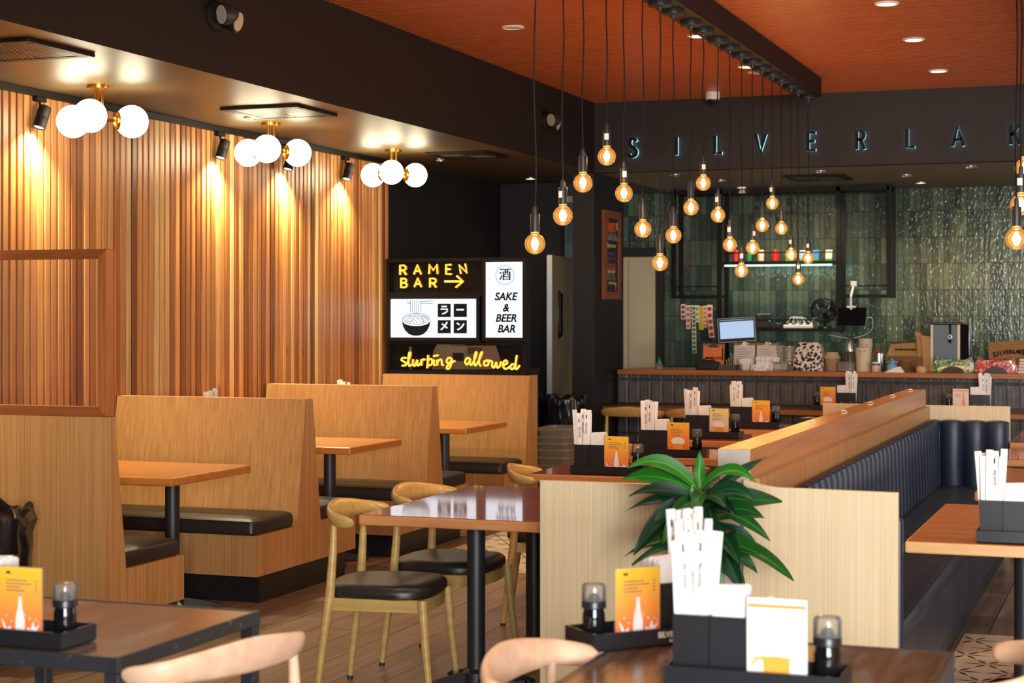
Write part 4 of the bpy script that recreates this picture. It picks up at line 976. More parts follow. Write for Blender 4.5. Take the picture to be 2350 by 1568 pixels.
slur = [[(292, 1356), (250, 1352), (228, 1378), (262, 1402), (290, 1425), (278, 1450), (236, 1452)],
        [(300, 1430), (338, 1340), (342, 1284), (326, 1300), (318, 1400), (330, 1456), (362, 1440)], [(380, 1372), (378, 1436), (402, 1454), (434, 1380), (430, 1436), (448, 1452), (470, 1420)],
        [(484, 1372), (486, 1452), (490, 1400), (512, 1370), (534, 1380)], [(572, 1318), (566, 1400), (560, 1486)], [(566, 1400), (592, 1366), (622, 1376), (624, 1420), (600, 1448), (566, 1444)],
        [(652, 1376), (648, 1436), (666, 1450)], [(690, 1376), (690, 1450)], [(690, 1412), (722, 1376), (746, 1384), (750, 1438), (772, 1448)],
        [(640, 1332), (704, 1318)], [(876, 1364), (838, 1352), (810, 1390), (830, 1424), (864, 1400), (878, 1368), (868, 1440), (838, 1494), (810, 1482), (838, 1436), (920, 1392)]]
allw = [[(1112, 1364), (1072, 1356), (1048, 1402), (1070, 1440), (1102, 1404), (1114, 1366), (1110, 1430), (1136, 1438), (1180, 1350), (1196, 1282), (1178, 1296), (1164, 1400), (1184, 1452), (1232, 1370), (1268, 1284), (1250, 1296), (1226, 1400), (1250, 1462)],
        [(1328, 1384), (1292, 1402), (1298, 1448), (1340, 1446), (1350, 1402), (1326, 1386), (1392, 1398), (1396, 1460), (1424, 1476), (1448, 1410), (1458, 1474), (1490, 1466), (1512, 1400)],
        [(1536, 1448), (1586, 1424), (1580, 1388), (1548, 1396), (1536, 1456), (1566, 1496), (1622, 1466)], [(1694, 1440), (1648, 1436), (1628, 1480), (1656, 1498), (1690, 1450), (1712, 1318), (1694, 1470), (1712, 1498), (1750, 1448)]]
neon([crv(s) for s in slur], 'neon_slurping', .0072, YS + .010)
neon([crv(s) for s in allw], 'neon_allowed', .0072, YS + .010)
# beige appliance glimpsed through the lower mesh
g = [(690, 1172), (850, 1172), (856, 1204), (1255, 1200), (1290, 1300), (1340, 1500), (620, 1500), (640, 1270)]
m = MB(); m.prism([(zs(p[0], p[1], 13.6).x, zs(p[0], p[1], 13.6).z) for p in g], 'Y', 13.6, 13.95)  # unidentified tan shape behind the mesh, built as a plain block
a, b = zs(890, 1390, 13.59), zs(1025, 1290, 13.59); m.box(a.x, b.x, 13.592, 13.6, a.z, b.z, mi=1)
a, b = zs(1030, 1300, 13.59), zs(1260, 1215, 13.59); m.box(a.x + .03, b.x, 13.594, 13.6, a.z, b.z, mi=2)
ap_z = zs(620, 1500, 13.6).z
single(m, 'beige_mesh_form', [plain('beige_form', lin(200, 158, 116), .5), M['dark_bin'], plain('brown_panel', lin(120, 78, 44), .5)], 'beige appliance with a dark window seen through the lower sign mesh', 'form', (-5.3, 13.8, ap_z), smooth=0)
m = MB(); m.box(-5.86, -4.9, 13.45, 14.1, 0, ap_z - .001, .004); single(m, 'service_cabinet', M['dark_bin'], 'dark service cabinet behind the farthest booth', 'cabinet', (-5.4, 13.8, 0), smooth=0)
m = MB(); a, b = zs(355, 1490, 13.7), zs(405, 1205, 13.7); m.cyl((a.x + .015, 13.65, ap_z - .001), (a.x + .015, 13.65, b.z), .014, seg=12)
single(m, 'yellow_bottle', plain('yellow_bottle_plastic', lin(170, 160, 30), .4), 'thin yellow bottle behind the lower sign mesh', 'bottle', (a.x, 13.65, ap_z))

# ------------------------------------------------------------------ swing door in the passage
t = thing('swing_door', 'cream swing door with a dark rounded window in the back passage', 'door', (-5.17, 15.86, 0)); t['kind'] = 'structure'; t.name = 'door_1'
hx, hy = -5.20, 15.88; d = Vector((.12, -1.0, 0)).normalized(); n = Vector((d.y * -1, d.x, 0)) ; n = Vector((1, .12, 0)).normalized()
c = Vector((hx, hy, 0)) + d * .48 + Vector((0, 0, 1.07))
m = MB(); m.obox(c, d, n, (0, 0, 1), .48, .02, 1.06); m.build('leaf', M['cream_door'], t, smooth=0)
m = MB(); m.obox(c + d * .482, d, n, (0, 0, 1), .008, .024, 1.06); m.build('metal_edge', M['alu'], t, smooth=0)
wc = c + d * .13 + n * .022 + Vector((0, 0, .52))
q = rrect(.062, .20, .05, 5)
m = MB(); m.loft([[wc + d * a * s + Vector((0, 0, b * (1 - (1 - s) * .35))) + n * h for a, b in q] for s, h in ((1.32, -.005), (1.32, .012), (1.05, .016), (1, .006))], cap1=False); m.build('window_gasket', M['black_gloss'], t)
m = MB(); m.loft([[wc + d * a + Vector((0, 0, b)) + n * h for a, b in q] for h in (.0, .004)]); m.build('window_glass', M['black_gloss'], t)
# tall cream cold-room door on the back wall
t = thing('door_2', 'tall cream door on the tiled back wall left of the green tiles', 'door', (-4.95, YB - .05, 0)); t['kind'] = 'structure'
x0, x1 = at(1400, 700, YB - .06).x, at(1503, 700, YB - .06).x; zt2 = at(1470, 590, YB - .06).z
m = MB(); m.box(x0, x1, YB - .055, YB - .002, .01, zt2, .004); m.build('leaf', M['cream_door'], t, smooth=0)
m = MB(); a = at(1442, 700, YB - .06).x; m.box(a - .004, a, YB - .058, YB - .054, .05, zt2 - .03); m.build('seam', M['ink_grey'], t, smooth=0)
m = MB(); m.box(x0 - .03, x1 + .10, YB - .05, YB - .001, zt2 + .01, zt2 + .10); m.box(x1 + .012, x1 + .085, YB - .05, YB - .001, 0, zt2 + .01); struct(m, 'trim_2', M['black_paint'], 'dark door surround on the back wall')
# exit box above the passage
a = at(1308, 458, 15.9); m = MB(); m.box(a.x - .06, a.x + .04, 15.86, 15.919, a.z - .03, a.z + .03, .004); single(m, 'alarm_box', M['white'], 'small white alarm box on the black wall above the swing door', 'alarm', (a.x, 15.9, a.z))

# beer chalkboard on the return wall
t = thing('chalkboard', 'narrow wood framed chalkboard listing beers on the black return wall', 'chalkboard', (XS, 15.15, 1.9))
def zk(px, py): return atx(1360 + px / 6.53, 460 + py / 6.53, XS + .03)
y0, y1 = atx(1387, 500, XS + .03).y, atx(1425, 500, XS + .03).y; zk0, zk1 = atx(1387, 687, XS + .03).z, atx(1387, 481, XS + .03).z
m = MB(); f = .075
for a in ((y0, y0 + f, zk0, zk1), (y1 - f, y1, zk0, zk1), (y0 + f, y1 - f, zk0, zk0 + .07), (y0 + f, y1 - f, zk1 - .07, zk1)): m.box(XS + .002, XS + .035, a[0], a[1], a[2], a[3], .002)
m.build('frame', M['board_frame'], t, smooth=0)
m = MB(); m.box(XS + .002, XS + .02, y0 + f, y1 - f, zk0 + .07, zk1 - .07); m.build('board', M['chalk'], t, smooth=0)
m = MB(); yc = (y0 + y1) / 2; wy = (y1 - y0 - 2 * f)
TX = Matrix.Rotation(pi / 2, 4, 'Z') @ Matrix.Rotation(pi / 2, 4, 'X')
def ck(s, fy, fz, size, mi, sx=1.0, bold=.01):
    sx = min(.92, .165 * len(s)) * wy / (.55 * size * len(s)); fy = .48
    p = Vector((XS + .0205, y0 + f + fy * wy, zk1 - .07 - fz * (zk1 - zk0 - .14)))
    m.text(s, 1.0, Matrix.Translation(p) @ TX @ Matrix.Diagonal((size * sx, size, 1, 1)), mi, .0006, 0, bold)
ck('beers', .45, .10, .17, 0, 1.3, .03)
ck('Cold Draft', .42, .225, .055, 1, 1.5); ck('BELGIAN GOLDEN', .52, .275, .055, 1, 1.25); ck('Japanese', .35, .365, .06, 2, 1.5); ck('sapporo', .3, .445, .065, 3, 1.6) if False else ck('purple ale', .42, .47, .07, 3, 1.6); ck('lager on tap', .5, .535, .06, 3, 1.5)
ck('house ale', .45, .625, .055, 4, 1.6); ck('amber', .42, .675, .06, 5, 1.7); ck('light beer', .42, .72, .055, 2, 1.6); ck('in bottle', .35, .77, .05, 4, 1.5); ck('12 oz  16 oz', .5, .815, .06, 1, 1.4); ck('cans', .3, .875, .05, 2, 1.6)
pg = [(.86, .045), (.98, .045), (.96, .15), (.88, .15)]
m._add([Vector((XS + .021, y0 + f + a * wy, zk1 - .07 - b * (zk1 - zk0 - .14))) for a, b in pg], [(0, 1, 2, 3)], 2)
for fy, fz, mi in ((.82, .87, 2), (.83, .93, 0)): m._add([Vector((XS + .021, y0 + f + (fy + a) * wy, zk1 - .07 - (fz + b) * (zk1 - zk0 - .14))) for a, b in ((-.06, 0), (.06, 0), (.04, .05), (-.04, .05))], [(0, 1, 2, 3)], mi)
ch = [plain('chalk_' + n_, c_, .9) for n_, c_ in (('orange', lin(226, 90, 50)), ('grey', lin(140, 140, 132)), ('cream', lin(214, 186, 140)), ('purple', lin(118, 56, 122)), ('ochre', lin(130, 112, 60)), ('red', lin(200, 90, 60)))]
m.build('chalk_writing', ch, t, smooth=0)

# ------------------------------------------------------------------ bins and tubs
def binbag(label, x, y, zt, r, seed):
    rr = random.Random(seed)
    t = thing('waste_bin', label, 'bin', (x, y, 0), group='waste bins with black liners')
    m = MB(); m.lathe([(r * .80, 0), (r * .84, .02), (r * .97, zt - .10), (r * .97, zt - .06)], seg=28); m.build('body', M['dark_bin'], t, world=False)
    m = MB(); seg = 72; rings = []
    ph = [rr.uniform(0, 6.28) for _ in range(8)]
    for j, (q, z) in enumerate(((.86, zt - .09), (.97, zt - .02), (1.06, zt), (1.14, zt - .012), (1.20, zt - .05), (1.13, zt - .11), (1.17, zt - .17), (1.12, zt - .24), (1.15, zt - .31))):
        ring = []
        for k in range(seg):
            a = 2 * pi * k / seg
            wv = .036 * sin(9 * a + ph[0] + j * .5) + .024 * sin(17 * a + ph[1] - j * .8) + .020 * sin(5 * a + ph[2] + j) + rr.uniform(-.012, .012)
            zz = z + (.018 * sin(6 * a + ph[3]) + .012 * sin(13 * a + ph[4])) * (j < 5) + (.03 * sin(7 * a + ph[5]) if j == 8 else 0)
            if j < 2: wv *= .3
            ring.append((r * (q + wv) * cos(a), r * (q + wv) * sin(a), zz))
        rings.append(ring)
    m.loft(rings, cap0=True, cap1=False); m.build('liner', M['bag'], t, world=False, smooth=28)
    return t
binbag('waste bin with glossy black liner at the left edge by the veneer panel', -5.07, 6.70, .70, .215, 3)
binbag('waste bin with black liner in front of the cream swing door', -4.78, 14.36, .885, .175, 5)
def tub(label, x, y, z, rz):
    t = thing('bus_tub', label, 'tub', (x, y, z), rz, 'stack of grey bus tubs')
    m = MB(); q = rrect(.145, .225, .05, 4)
    ring = lambda s, h: [(a * s, b * s, h) for a, b in q]
    m.loft([ring(.86, 0), ring(.97, .15), ring(1.06, .152), ring(1.08, .146), ring(1.09, .158), ring(1.06, .164), ring(.96, .160), ring(.84, .012)]); m.build('basin', M['tub'], t, world=False, smooth=40)
    return t
zz = [.0, .052, .110, .162, .222, .285, .345, .400, .452, .512][:10]
words = ['bottom', 'second', 'third', 'fourth', 'fifth', 'sixth', 'seventh', 'eighth', 'ninth', 'topmost']
tb = None
for i, z in enumerate(zz):
    lab = 'grey plastic bus tub, %s of the stack behind the farthest booth' % (words[i] + (' from the floor' if 0 < i < 9 else ''))
    tub(lab, -4.50 + R.uniform(-.006, .006), 13.46, z + .003, R.uniform(-.03, .03))

# ------------------------------------------------------------------ bar counter
t = thing('bar_counter', 'long bar with wood top, dark relief tile front and lower wood ledge', 'bar counter', (-1, 15.5, 0))
m = MB(); m.box(-4.545, 4.45, 15.25, 16.02, 1.048, 1.09, .003); m.build('counter_top', wood('bar_top_wood', lin(186, 116, 62), lin(150, 86, 42), 'X', 40, 1.2, .35, contrast=(.3, .7)), t, smooth=0)
m = MB(); m.box(-4.61, 4.45, 15.0, 15.455, .722, .765, .003); m.build('bar_ledge', wood('bar_ledge_wood', lin(168, 104, 58), lin(134, 76, 40), 'X', 40, 1.2, .3, contrast=(.3, .7)), t, smooth=0)
m = MB(); m.box(-4.61, 4.45, 15.46, 15.98, .0, 1.047); m.build('body', M['toe'], t, smooth=0)
m = MB(); x = -4.605; pw = .1085
rows = [(.997, 1.0475), (.775, .995), (.50, .719), (.278, .498), (.056, .276)]
while x < 1.2:
    for z0, z1 in rows:
        def rc(i, d): return [(x + .001 + i, 15.46 - d, z0 + i), (x + pw - .001 - i, 15.46 - d, z0 + i), (x + pw - .001 - i, 15.46 - d, (z1 - i) if z1 < 1.047 else z1), (x + .001 + i, 15.46 - d, (z1 - i) if z1 < 1.047 else z1)]
        m.loft([rc(0, 0), rc(.001, .003), rc(.017, .021), rc(.027, .021), rc(.031, .013), rc(.035, .013), rc(.039, .017)])
    x += pw
m.build('tile_front', M['bar_tile'], t, smooth=0)
# ------------------------------------------------------------------ condiment sets
def grad_print(name, top, mid, bot):
    m, nt, b = new_mat(name)
    tc = N(nt, 'ShaderNodeTexCoord'); sp = N(nt, 'ShaderNodeSeparateXYZ'); nt.links.new(tc.outputs['Generated'], sp.inputs[0])
    rp = N(nt, 'ShaderNodeValToRGB'); rp.color_ramp.elements[0].color = bot; rp.color_ramp.elements[1].color = top
    e = rp.color_ramp.elements.new(.5); e.color = mid
    nt.links.new(sp.outputs['Z'], rp.inputs[0]); nt.links.new(rp.outputs[0], b.inputs['Base Color']); b.inputs['Roughness'].default_value = .35
    return m
PR = {'orange': grad_print('orange_menu_print', lin(252, 202, 56), lin(252, 162, 70), lin(240, 104, 58)),
      'mug': grad_print('mug_menu_print', lin(252, 192, 50), lin(250, 146, 60), lin(240, 100, 56)),
      'pale': grad_print('glare_menu_print', lin(240, 222, 130), lin(226, 220, 190), lin(240, 150, 120)),  # glare painted into the print: washed-out upper and middle tones
      'white': plain('white_menu_print', lin(238, 234, 226), .4), 'pink': plain('blush_menu_print', lin(238, 214, 196), .4)}
M['foam'] = plain('print_foam_white', lin(240, 238, 236), .5); M['beer'] = plain('print_beer', lin(240, 160, 50), .5); M['stripe'] = plain('print_orange', lin(236, 140, 40), .5); M['rose'] = plain('print_rose', lin(226, 150, 130), .5)
TH_, CW, CH = .045, .134, .190
def tray_obj(label, grp='black condiment trays'):
    m = MB(); w, d, h = .1925, .078, .045; b = .006
    out = [(-w, -d), (w, -d), (w, d), (-w, d)]
    rg = lambda s, z: [(x - math.copysign(s, x), y - math.copysign(s, y), z) for x, y in out]
    m.loft([rg(.004, 0), rg(0, .006), rg(0, h), rg(.005, h), rg(.006, .012)], cap1=True)
    return tag(m.build('condiment_tray', M['black_plastic'], smooth=0), label, 'tray', grp)
def holder_obj(label, grp):
    m = MB(); a, h = .0405, .140
    rg = lambda s, z: [(x * (a - s), y * (a + .004 - s), z) for x, y in ((-1, -1), (1, -1), (1, 1), (-1, 1))]
    m.loft([rg(.0, 0), rg(0, h), rg(.003, h), rg(.004, .006)], cap1=True)
    return tag(m.build('table_caddy_box', M['black_plastic'], smooth=0), label, 'holder', grp)
def wrap_obj(label, grp, writing=True):
    m = MB(); L, w = .285, .0125
    m.loft([[(x, y, z) for x, y in ((-w, -.0035), (w, -.0035), (w, .0035), (-w, .0035))] for z in (0, L - .004)])
    m.loft([[(x * 1.0, y, z) for x, y in ((-w, -.0022), (w, -.0022), (w, .0026), (-w, .0026))] for z in (L - .004, L + .003)])
    if writing:
        m.text('Good Day', .0135, Matrix.Translation((0, -.0038, .190)) @ Matrix.Rotation(-pi / 2, 4, 'Y') @ Matrix.Rotation(pi / 2, 4, 'X'), 1, .0002, .2, .0002)
        m.box(-.003, .002, -.0038, -.0034, .242, .262, mi=1)
    return tag(m.build('chopstick_packet', [M['paper'], M['ink']], smooth=0), label, 'chopsticks', grp)
def napkin_obj(label, grp):
    m = MB(); 
    for k in range(9):
        y = -.032 + k * .008; z1 = .200 + R.uniform(-.006, .006); s = R.uniform(-.002, .002)
        m.loft([[(-.036 + s, y - .0036, .02), (.036 + s, y - .0036, .02), (.036 + s, y + .0034, .02), (-.036 + s, y + .0034, .02)], [(-.037 + s, y - .0036, z1 - .004), (.038 + s, y - .0036, z1), (.038 + s, y + .0034, z1), (-.037 + s, y + .0034, z1 - .004)]])
    return tag(m.build('napkin_stack', M['paper'], smooth=0), label, 'napkins', grp, 'stuff')
def card_obj(label, kind, grp):
    t = thing('menu_card', label, 'menu card', group=grp)
    m = MB(); m.box(-CW / 2, CW / 2, -.0045, .0, 0, CH); m.box(-CW / 2 + .004, CW / 2 - .004, -.02, .02, 0, .004); m.build('acrylic_stand', M['clear'], t, world=False, smooth=0)
    m = MB(); m.box(-CW / 2 + .002, CW / 2 - .002, -.0058, -.0046, .006, CH - .002); m.build('print', PR[kind], t, world=False, smooth=0)
    m = MB(); yy = -.0062
    cnt = [0]
    def P(pts, mi):
        cnt[0] += 1; m._add([(x * CW, yy - .00003 * cnt[0], z * CH) for x, z in pts], [tuple(range(len(pts)))], mi)
    def disc(cx, cz, rx, rz, mi, n=20): P([(cx + rx * cos(2 * pi * k / n), cz + rz * sin(2 * pi * k / n)) for k in range(n)], mi)
    if kind == 'orange':
        yy = -.0060
        for k in range(4): P([(-.32, .82 - .045 * k), (.0 + (.24, .36, .12, .20)[k] - .1, .82 - .045 * k), (.0 + (.24, .36, .12, .20)[k] - .1, .806 - .045 * k), (-.32, .806 - .045 * k)], 3)
        for k in range(4): P([(.33, .82 - .045 * k), (.38, .82 - .045 * k), (.38, .806 - .045 * k), (.33, .806 - .045 * k)], 3)
        P([(-.32, .93), (-.22, .93), (-.22, .90), (-.32, .90)], 2)
        bt = [(-.085, .06), (-.105, .12), (-.105, .27), (-.085, .36), (-.05, .44), (-.035, .56), (-.035, .64), (.035, .64), (.035, .56), (.05, .44), (.085, .36), (.105, .27), (.105, .12), (.085, .06)]
        P(bt, 0); yy = -.0064; P([(-.036, .60), (.036, .60), (.036, .645), (-.036, .645)], 4)
        yy = -.0066
        for pts in ([(-.30, .03), (-.43, .30), (-.36, .24), (-.30, .16), (-.22, .20), (-.18, .12), (-.10, .03)], [(.30, .03), (.44, .24), (.34, .19), (.30, .28), (.24, .16), (.18, .20), (.12, .10), (.10, .03)], [(-.30, .03), (-.16, .12), (0, .085), (.16, .12), (.30, .03), (.1, .015), (-.1, .015)]): P(pts, 0)
        for cx, cz, r_ in ((-.30, .33, .016), (.22, .31, .02), (.36, .30, .016), (-.20, .26, .018), (.12, .36, .014), (.42, .27, .013)): disc(cx, cz, r_, r_ * .7, 0, 10)
        m.text('SAKE', .016, Matrix.Translation((0, -.0068, .012)) @ FC, 2, .0002, 0, .0005)
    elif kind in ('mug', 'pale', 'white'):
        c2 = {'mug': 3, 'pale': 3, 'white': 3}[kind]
        if kind == 'white': P([(-.47, .885), (.47, .885), (.47, .925), (-.47, .925)], 5)
        else: P([(-.34, .93), (-.22, .93), (-.22, .90), (-.34, .90)], 2)
        for k in range(5): P([(-.34, .80 - .05 * k), ((.05, .15, .2, .0, .1)[k], .80 - .05 * k), ((.05, .15, .2, .0, .1)[k], .788 - .05 * k), (-.34, .788 - .05 * k)], c2)
        P([(-.20, .02), (-.24, .36), (.22, .36), (.20, .02)], 1)
        yy = -.0065; disc(-.02, .44, .30, .10, 0); disc(-.16, .40, .14, .07, 0, 14); disc(.14, .40, .16, .07, 0, 14)
        yy = -.0060
        ring = []
        for k in range(14): 
            a0, a1 = pi * .35 + k * .14, pi * .35 + (k + 1) * .14
            P([(-.28 + .13 * cos(a0), .22 + .11 * sin(a0)), (-.28 + .13 * cos(a1), .22 + .11 * sin(a1)), (-.28 + .09 * cos(a1), .22 + .075 * sin(a1)), (-.28 + .09 * cos(a0), .22 + .075 * sin(a0))], 1)
        m.text('BEER', .016, Matrix.Translation((0, -.0068, .018)) @ FC, 2, .0002, 0, .0005)
    else:
        P([(-.46, .885), (.46, .885), (.46, .93), (-.46, .93)], 5)
        for k in range(4): P([(-.36, .78 - .045 * k), (.0, .78 - .045 * k), (.0, .768 - .045 * k), (-.36, .768 - .045 * k)], 3)
        P([(.08, .10), (.06, .22), (.08, .40), (.12, .52), (.135, .70), (.125, .84), (.21, .84), (.20, .70), (.22, .52), (.27, .40), (.30, .22), (.28, .10)], 6)
        m.text('rose', .012, Matrix.Translation((-.005, -.0066, .014)) @ FC, 2, .0002)
    m.build('printed_picture', [M['foam'], M['beer'], M['ink'], M['ink_grey'], M['rose'], M['stripe'], M['rose']], t, world=False, smooth=0)
    return t
def bottle_obj(label, grp):
    t = thing('soy_sauce_bottle', label, 'bottle', group=grp)
    m = MB(); m.lathe([(.027, 0), (.029, .004), (.029, .066), (.028, .074), (.026, .082), (.026, .086)], seg=24); m.build('body', M['black_gloss'], t, world=False)
    m = MB(); m.lathe([(.0265, .086), (.0315, .087), (.0315, .103), (.030, .106), (.016, .107), (.013, .118), (.006, .124)], seg=24); m.build('collar', M['black_plastic'], t, world=False)
    m = MB(); m.lathe([(.030, .105), (.0308, .107), (.0305, .140), (.028, .147), (.020, .149), (.001, .149)], seg=24, caps=(False, True)); m.build('cap', M['smoke'], t, world=False)
    return t
PROTO = {}
def put(kind, maker, label, grp, x, y, z, rz, sc=1.0):
    if kind in PROTO:
        o = dup(PROTO[kind], (x, y, z), rz, label, grp)
    else:
        o = maker(label, grp); PROTO[kind] = o; o.location = (x, y, z); o.rotation_euler = (0, 0, rz)
    o.scale = (sc,) * 3
    return o
LAST = {}
def condiments(where, ox, oy, oz, rz=0.0, card='orange', rev=False, items=('tray', 'chop', 'nap', 'card', 'bottle'), npk=11, sc=1.0, tall=0.0, cardlab=None):
    """ox,oy = front left corner of the tray on its table"""
    cr, sr = cos(rz), sin(rz)
    def W(lx, ly): return ox + (cr * lx - sr * ly) * sc, oy + (sr * lx + cr * ly) * sc
    L = .385; f = (lambda v: L - v) if rev else (lambda v: v)
    if 'tray' in items:
        x, y = W(L / 2, .078); LAST['tray'] = put('tray', lambda l, g: tray_obj(l, g), 'black plastic condiment tray ' + where, 'black condiment trays', x, y, oz + .001, rz, sc)
    b = oz + .0135 * sc + (0 if 'tray' in items else -.012)
    if 'chop' in items:
        x, y = W(f(.050), .085); LAST['chop'] = put('holder', lambda l, g: holder_obj(l, g), 'black box of wrapped chopsticks ' + where, 'black chopstick and napkin boxes', x, y, b, rz, sc)
        for k in range(npk):
            c, r_ = k % 4, k // 4
            px = f(.050) + (-.026 + .0173 * c) + R.uniform(-.002, .002); py = .062 + .021 * r_ + R.uniform(-.003, .003)
            x, y = W(px, py)
            o = put('packet' if (k * 5 + npk) % 7 < 3 else 'packet_plain', (lambda l, g: wrap_obj(l, g)) if (k * 5 + npk) % 7 < 3 else (lambda l, g: wrap_obj(l, g, False)), 'wrapped chopsticks in the black box ' + where, 'chopstick packets ' + where, x, y, b + (.006 + R.uniform(0, .034)) * sc, 0, sc)
            o.rotation_euler = (R.uniform(-.03, .03), (c - 1.5) * .030 + R.uniform(-.035, .035), rz + R.uniform(-.45, .45))
    if 'nap' in items:
        x, y = W(f(.133), .085); LAST['nap'] = put('holder', None, 'black box of paper napkins ' + where, 'black chopstick and napkin boxes', x, y, b, rz, sc)
        put('napkin', lambda l, g: napkin_obj(l, g), 'white paper napkins boxed ' + where, 'paper napkin stacks', x, y, b, rz, sc)
    if 'card' in items:
        x, y = W(f(.245), .030); put('card_' + card, lambda l, g: card_obj(l, card, g), cardlab, 'table menu cards', x, y, b, rz, sc)
    if 'bottle' in items:
        x, y = W(f(.345), .075); put('bottle', lambda l, g: bottle_obj(l, g), 'clear capped soy sauce bottle ' + where, 'soy sauce bottles', x, y, b, rz, sc)
condiments('on the table right behind the pale panel', -2.838, 8.66, .76, card='orange', cardlab='orange sake bottle menu card on the table right behind the pale panel')
condiments('on the second glossy table behind the panel', -2.828, 9.89, .76, card='mug', cardlab='orange beer mug menu card on the second glossy table behind the panel')
condiments('on the third glossy table behind the panel', -2.955, 11.46, .76, card='pale', cardlab='menu card with pale painted glare on the third glossy table behind the panel')
condiments('on the fourth glossy table near the bar', -2.915, 12.62, .76, card='orange', cardlab='orange sake bottle menu card on the fourth glossy table near the bar')

def crest():
    for k in ('chop', 'nap'):
        m = MB(); y = -.0452
        m._add([(-.010, y, .060), (.010, y, .060), (0, y, .046)], [(0, 2, 1)])
        for z, w in ((.040, .016), (.034, .022), (.028, .012)): m._add([(-w, y, z), (w, y, z), (w, y, z + .003), (-w, y, z + .003)], [(0, 1, 2, 3)])
        o = m.build('gold_crest', M['gold_ink'], None, smooth=0); o.parent = LAST[k]
M['gold_ink'] = plain('gold_ink', lin(150, 122, 66), .5)
condiments('on bar ledge left of the divider', -2.735, 15.03, .765, card='mug', rev=True, cardlab='orange beer mug menu card on the bar ledge left of the divider'); crest()
condiments('on bar ledge above the navy bench', -1.62, 15.03, .765, card='pink', rev=True, cardlab='blush menu card with a rose bottle on the right bar ledge'); crest()
condiments('on the light wood table at right', -.592, 6.57, .76, items=('tray', 'chop', 'nap'), npk=12)
condiments('on the lower left worn table', -2.952, 3.73, .75, card='orange', rz=-.01, items=('tray', 'nap', 'card', 'bottle'), cardlab='orange sake bottle menu card on the worn table at lower left')
condiments('at front of the right worn table', -1.037, 3.85, .75, card='white', sc=1.04, cardlab='white beer menu card with orange stripe on the worn right table')
condiments('at back corner of right worn table', -1.300, 4.166, .75, rz=radians(47), card='orange', rev=True, cardlab='orange sake bottle menu card on the tilted tray of the right table')
m = MB(); m.text('SILVERLAKE', .020, Matrix.Translation((.045, -.0783, .028)) @ FC, 0, .0002, 0, .0006); m.text('RAMEN', .011, Matrix.Translation((.045, -.0783, .012)) @ FC, 0, .0002, 0, .0004)
o = m.build('tray_logo', M['paper'], None, smooth=0); o.parent = LAST['tray']
condiments('on the middle booth table against the slats', -5.84, 10.02, .76, items=('chop',), npk=5, sc=1.06)
condiments('on the farthest booth table against the slats', -5.84, 12.02, .76, items=('chop',), npk=5, sc=1.06)
# gold crests on the two ledge boxes
# ------------------------------------------------------------------ plant
t = thing('potted_dracaena', 'green corn plant in a dark planter in front of the pale panel', 'plant', (-1.53, 6.10, 0))
m = MB(); m.lathe([(.13, 0), (.15, .01), (.18, .34), (.175, .34), (.165, .30)], (-1.53, 6.10, 0), 24); m.build('planter', M['pot'], t)
m = MB(); top = Vector((-1.536, 6.09, .985)); m.tube([(-1.525, 6.10, .29), (-1.53, 6.10, .55), (-1.540, 6.095, .80), (-1.536, 6.09, .905), tuple(top)], [.018, .016, .014, .012, .006], 10)
m.tube([(-1.50, 6.12, .29), (-1.46, 6.10, .45), (-1.43, 6.09, .60), (-1.425, 6.09, .70)], [.013, .012, .011, .008], 8)
m.build('stem', M['stem'], t)
bm = bmesh.new(); lay = bm.loops.layers.color.new('tone')
def leaf(b, tip, w, droop, col, fold=.35):
    b, tip = Vector(b), Vector(tip); n = 12; sp_ = []; nv = Vector((R.uniform(-.3, .3), -.72, .62 + R.uniform(-.25, .25))).normalized()
    mid = (b + tip) * .5 + Vector((0, 0, droop))
    for i in range(n + 1):
        q = i / n; sp_.append((1 - q) ** 2 * b + 2 * q * (1 - q) * mid + q * q * tip)
    rows = []
    for i, p in enumerate(sp_):
        q = i / n; tg = (sp_[min(i + 1, n)] - sp_[max(i - 1, 0)]).normalized()
        side = tg.cross(nv)
        if side.length < .05: side = Vector((1, 0, 0))
        side.normalize(); nm = side.cross(tg)
        ww = w * (max(0.0, sin(pi * min(1, .12 + q * .88)) ** .8)) * (1 - .15 * q)
        if i == n: ww = .0008
        rip = .004 * sin(q * 9 + tip.x * 30)
        rows.append([bm.verts.new(p + side * ww + nm * (ww * fold + rip)), bm.verts.new(p + side * ww * .12), bm.verts.new(p - side * ww * .12), bm.verts.new(p - side * ww + nm * (ww * fold - rip))])
    c2 = tuple(min(1, c * 1.35 + .03) for c in col[:3]) + (1,)
    for a, c in zip(rows, rows[1:]):
        for k in range(3):
            f = bm.faces.new([a[k], a[k + 1], c[k + 1], c[k]])
            for l in f.loops: l[lay] = c2 if k == 1 else col
greens = [lin(74, 140, 84), lin(60, 128, 90), lin(52, 116, 86), lin(88, 152, 78), lin(70, 138, 104)]
bright = [lin(92, 168, 64), lin(76, 150, 60), lin(112, 176, 84)]
def pw(u, v, dy): return at(u, v, 6.10 + dy)
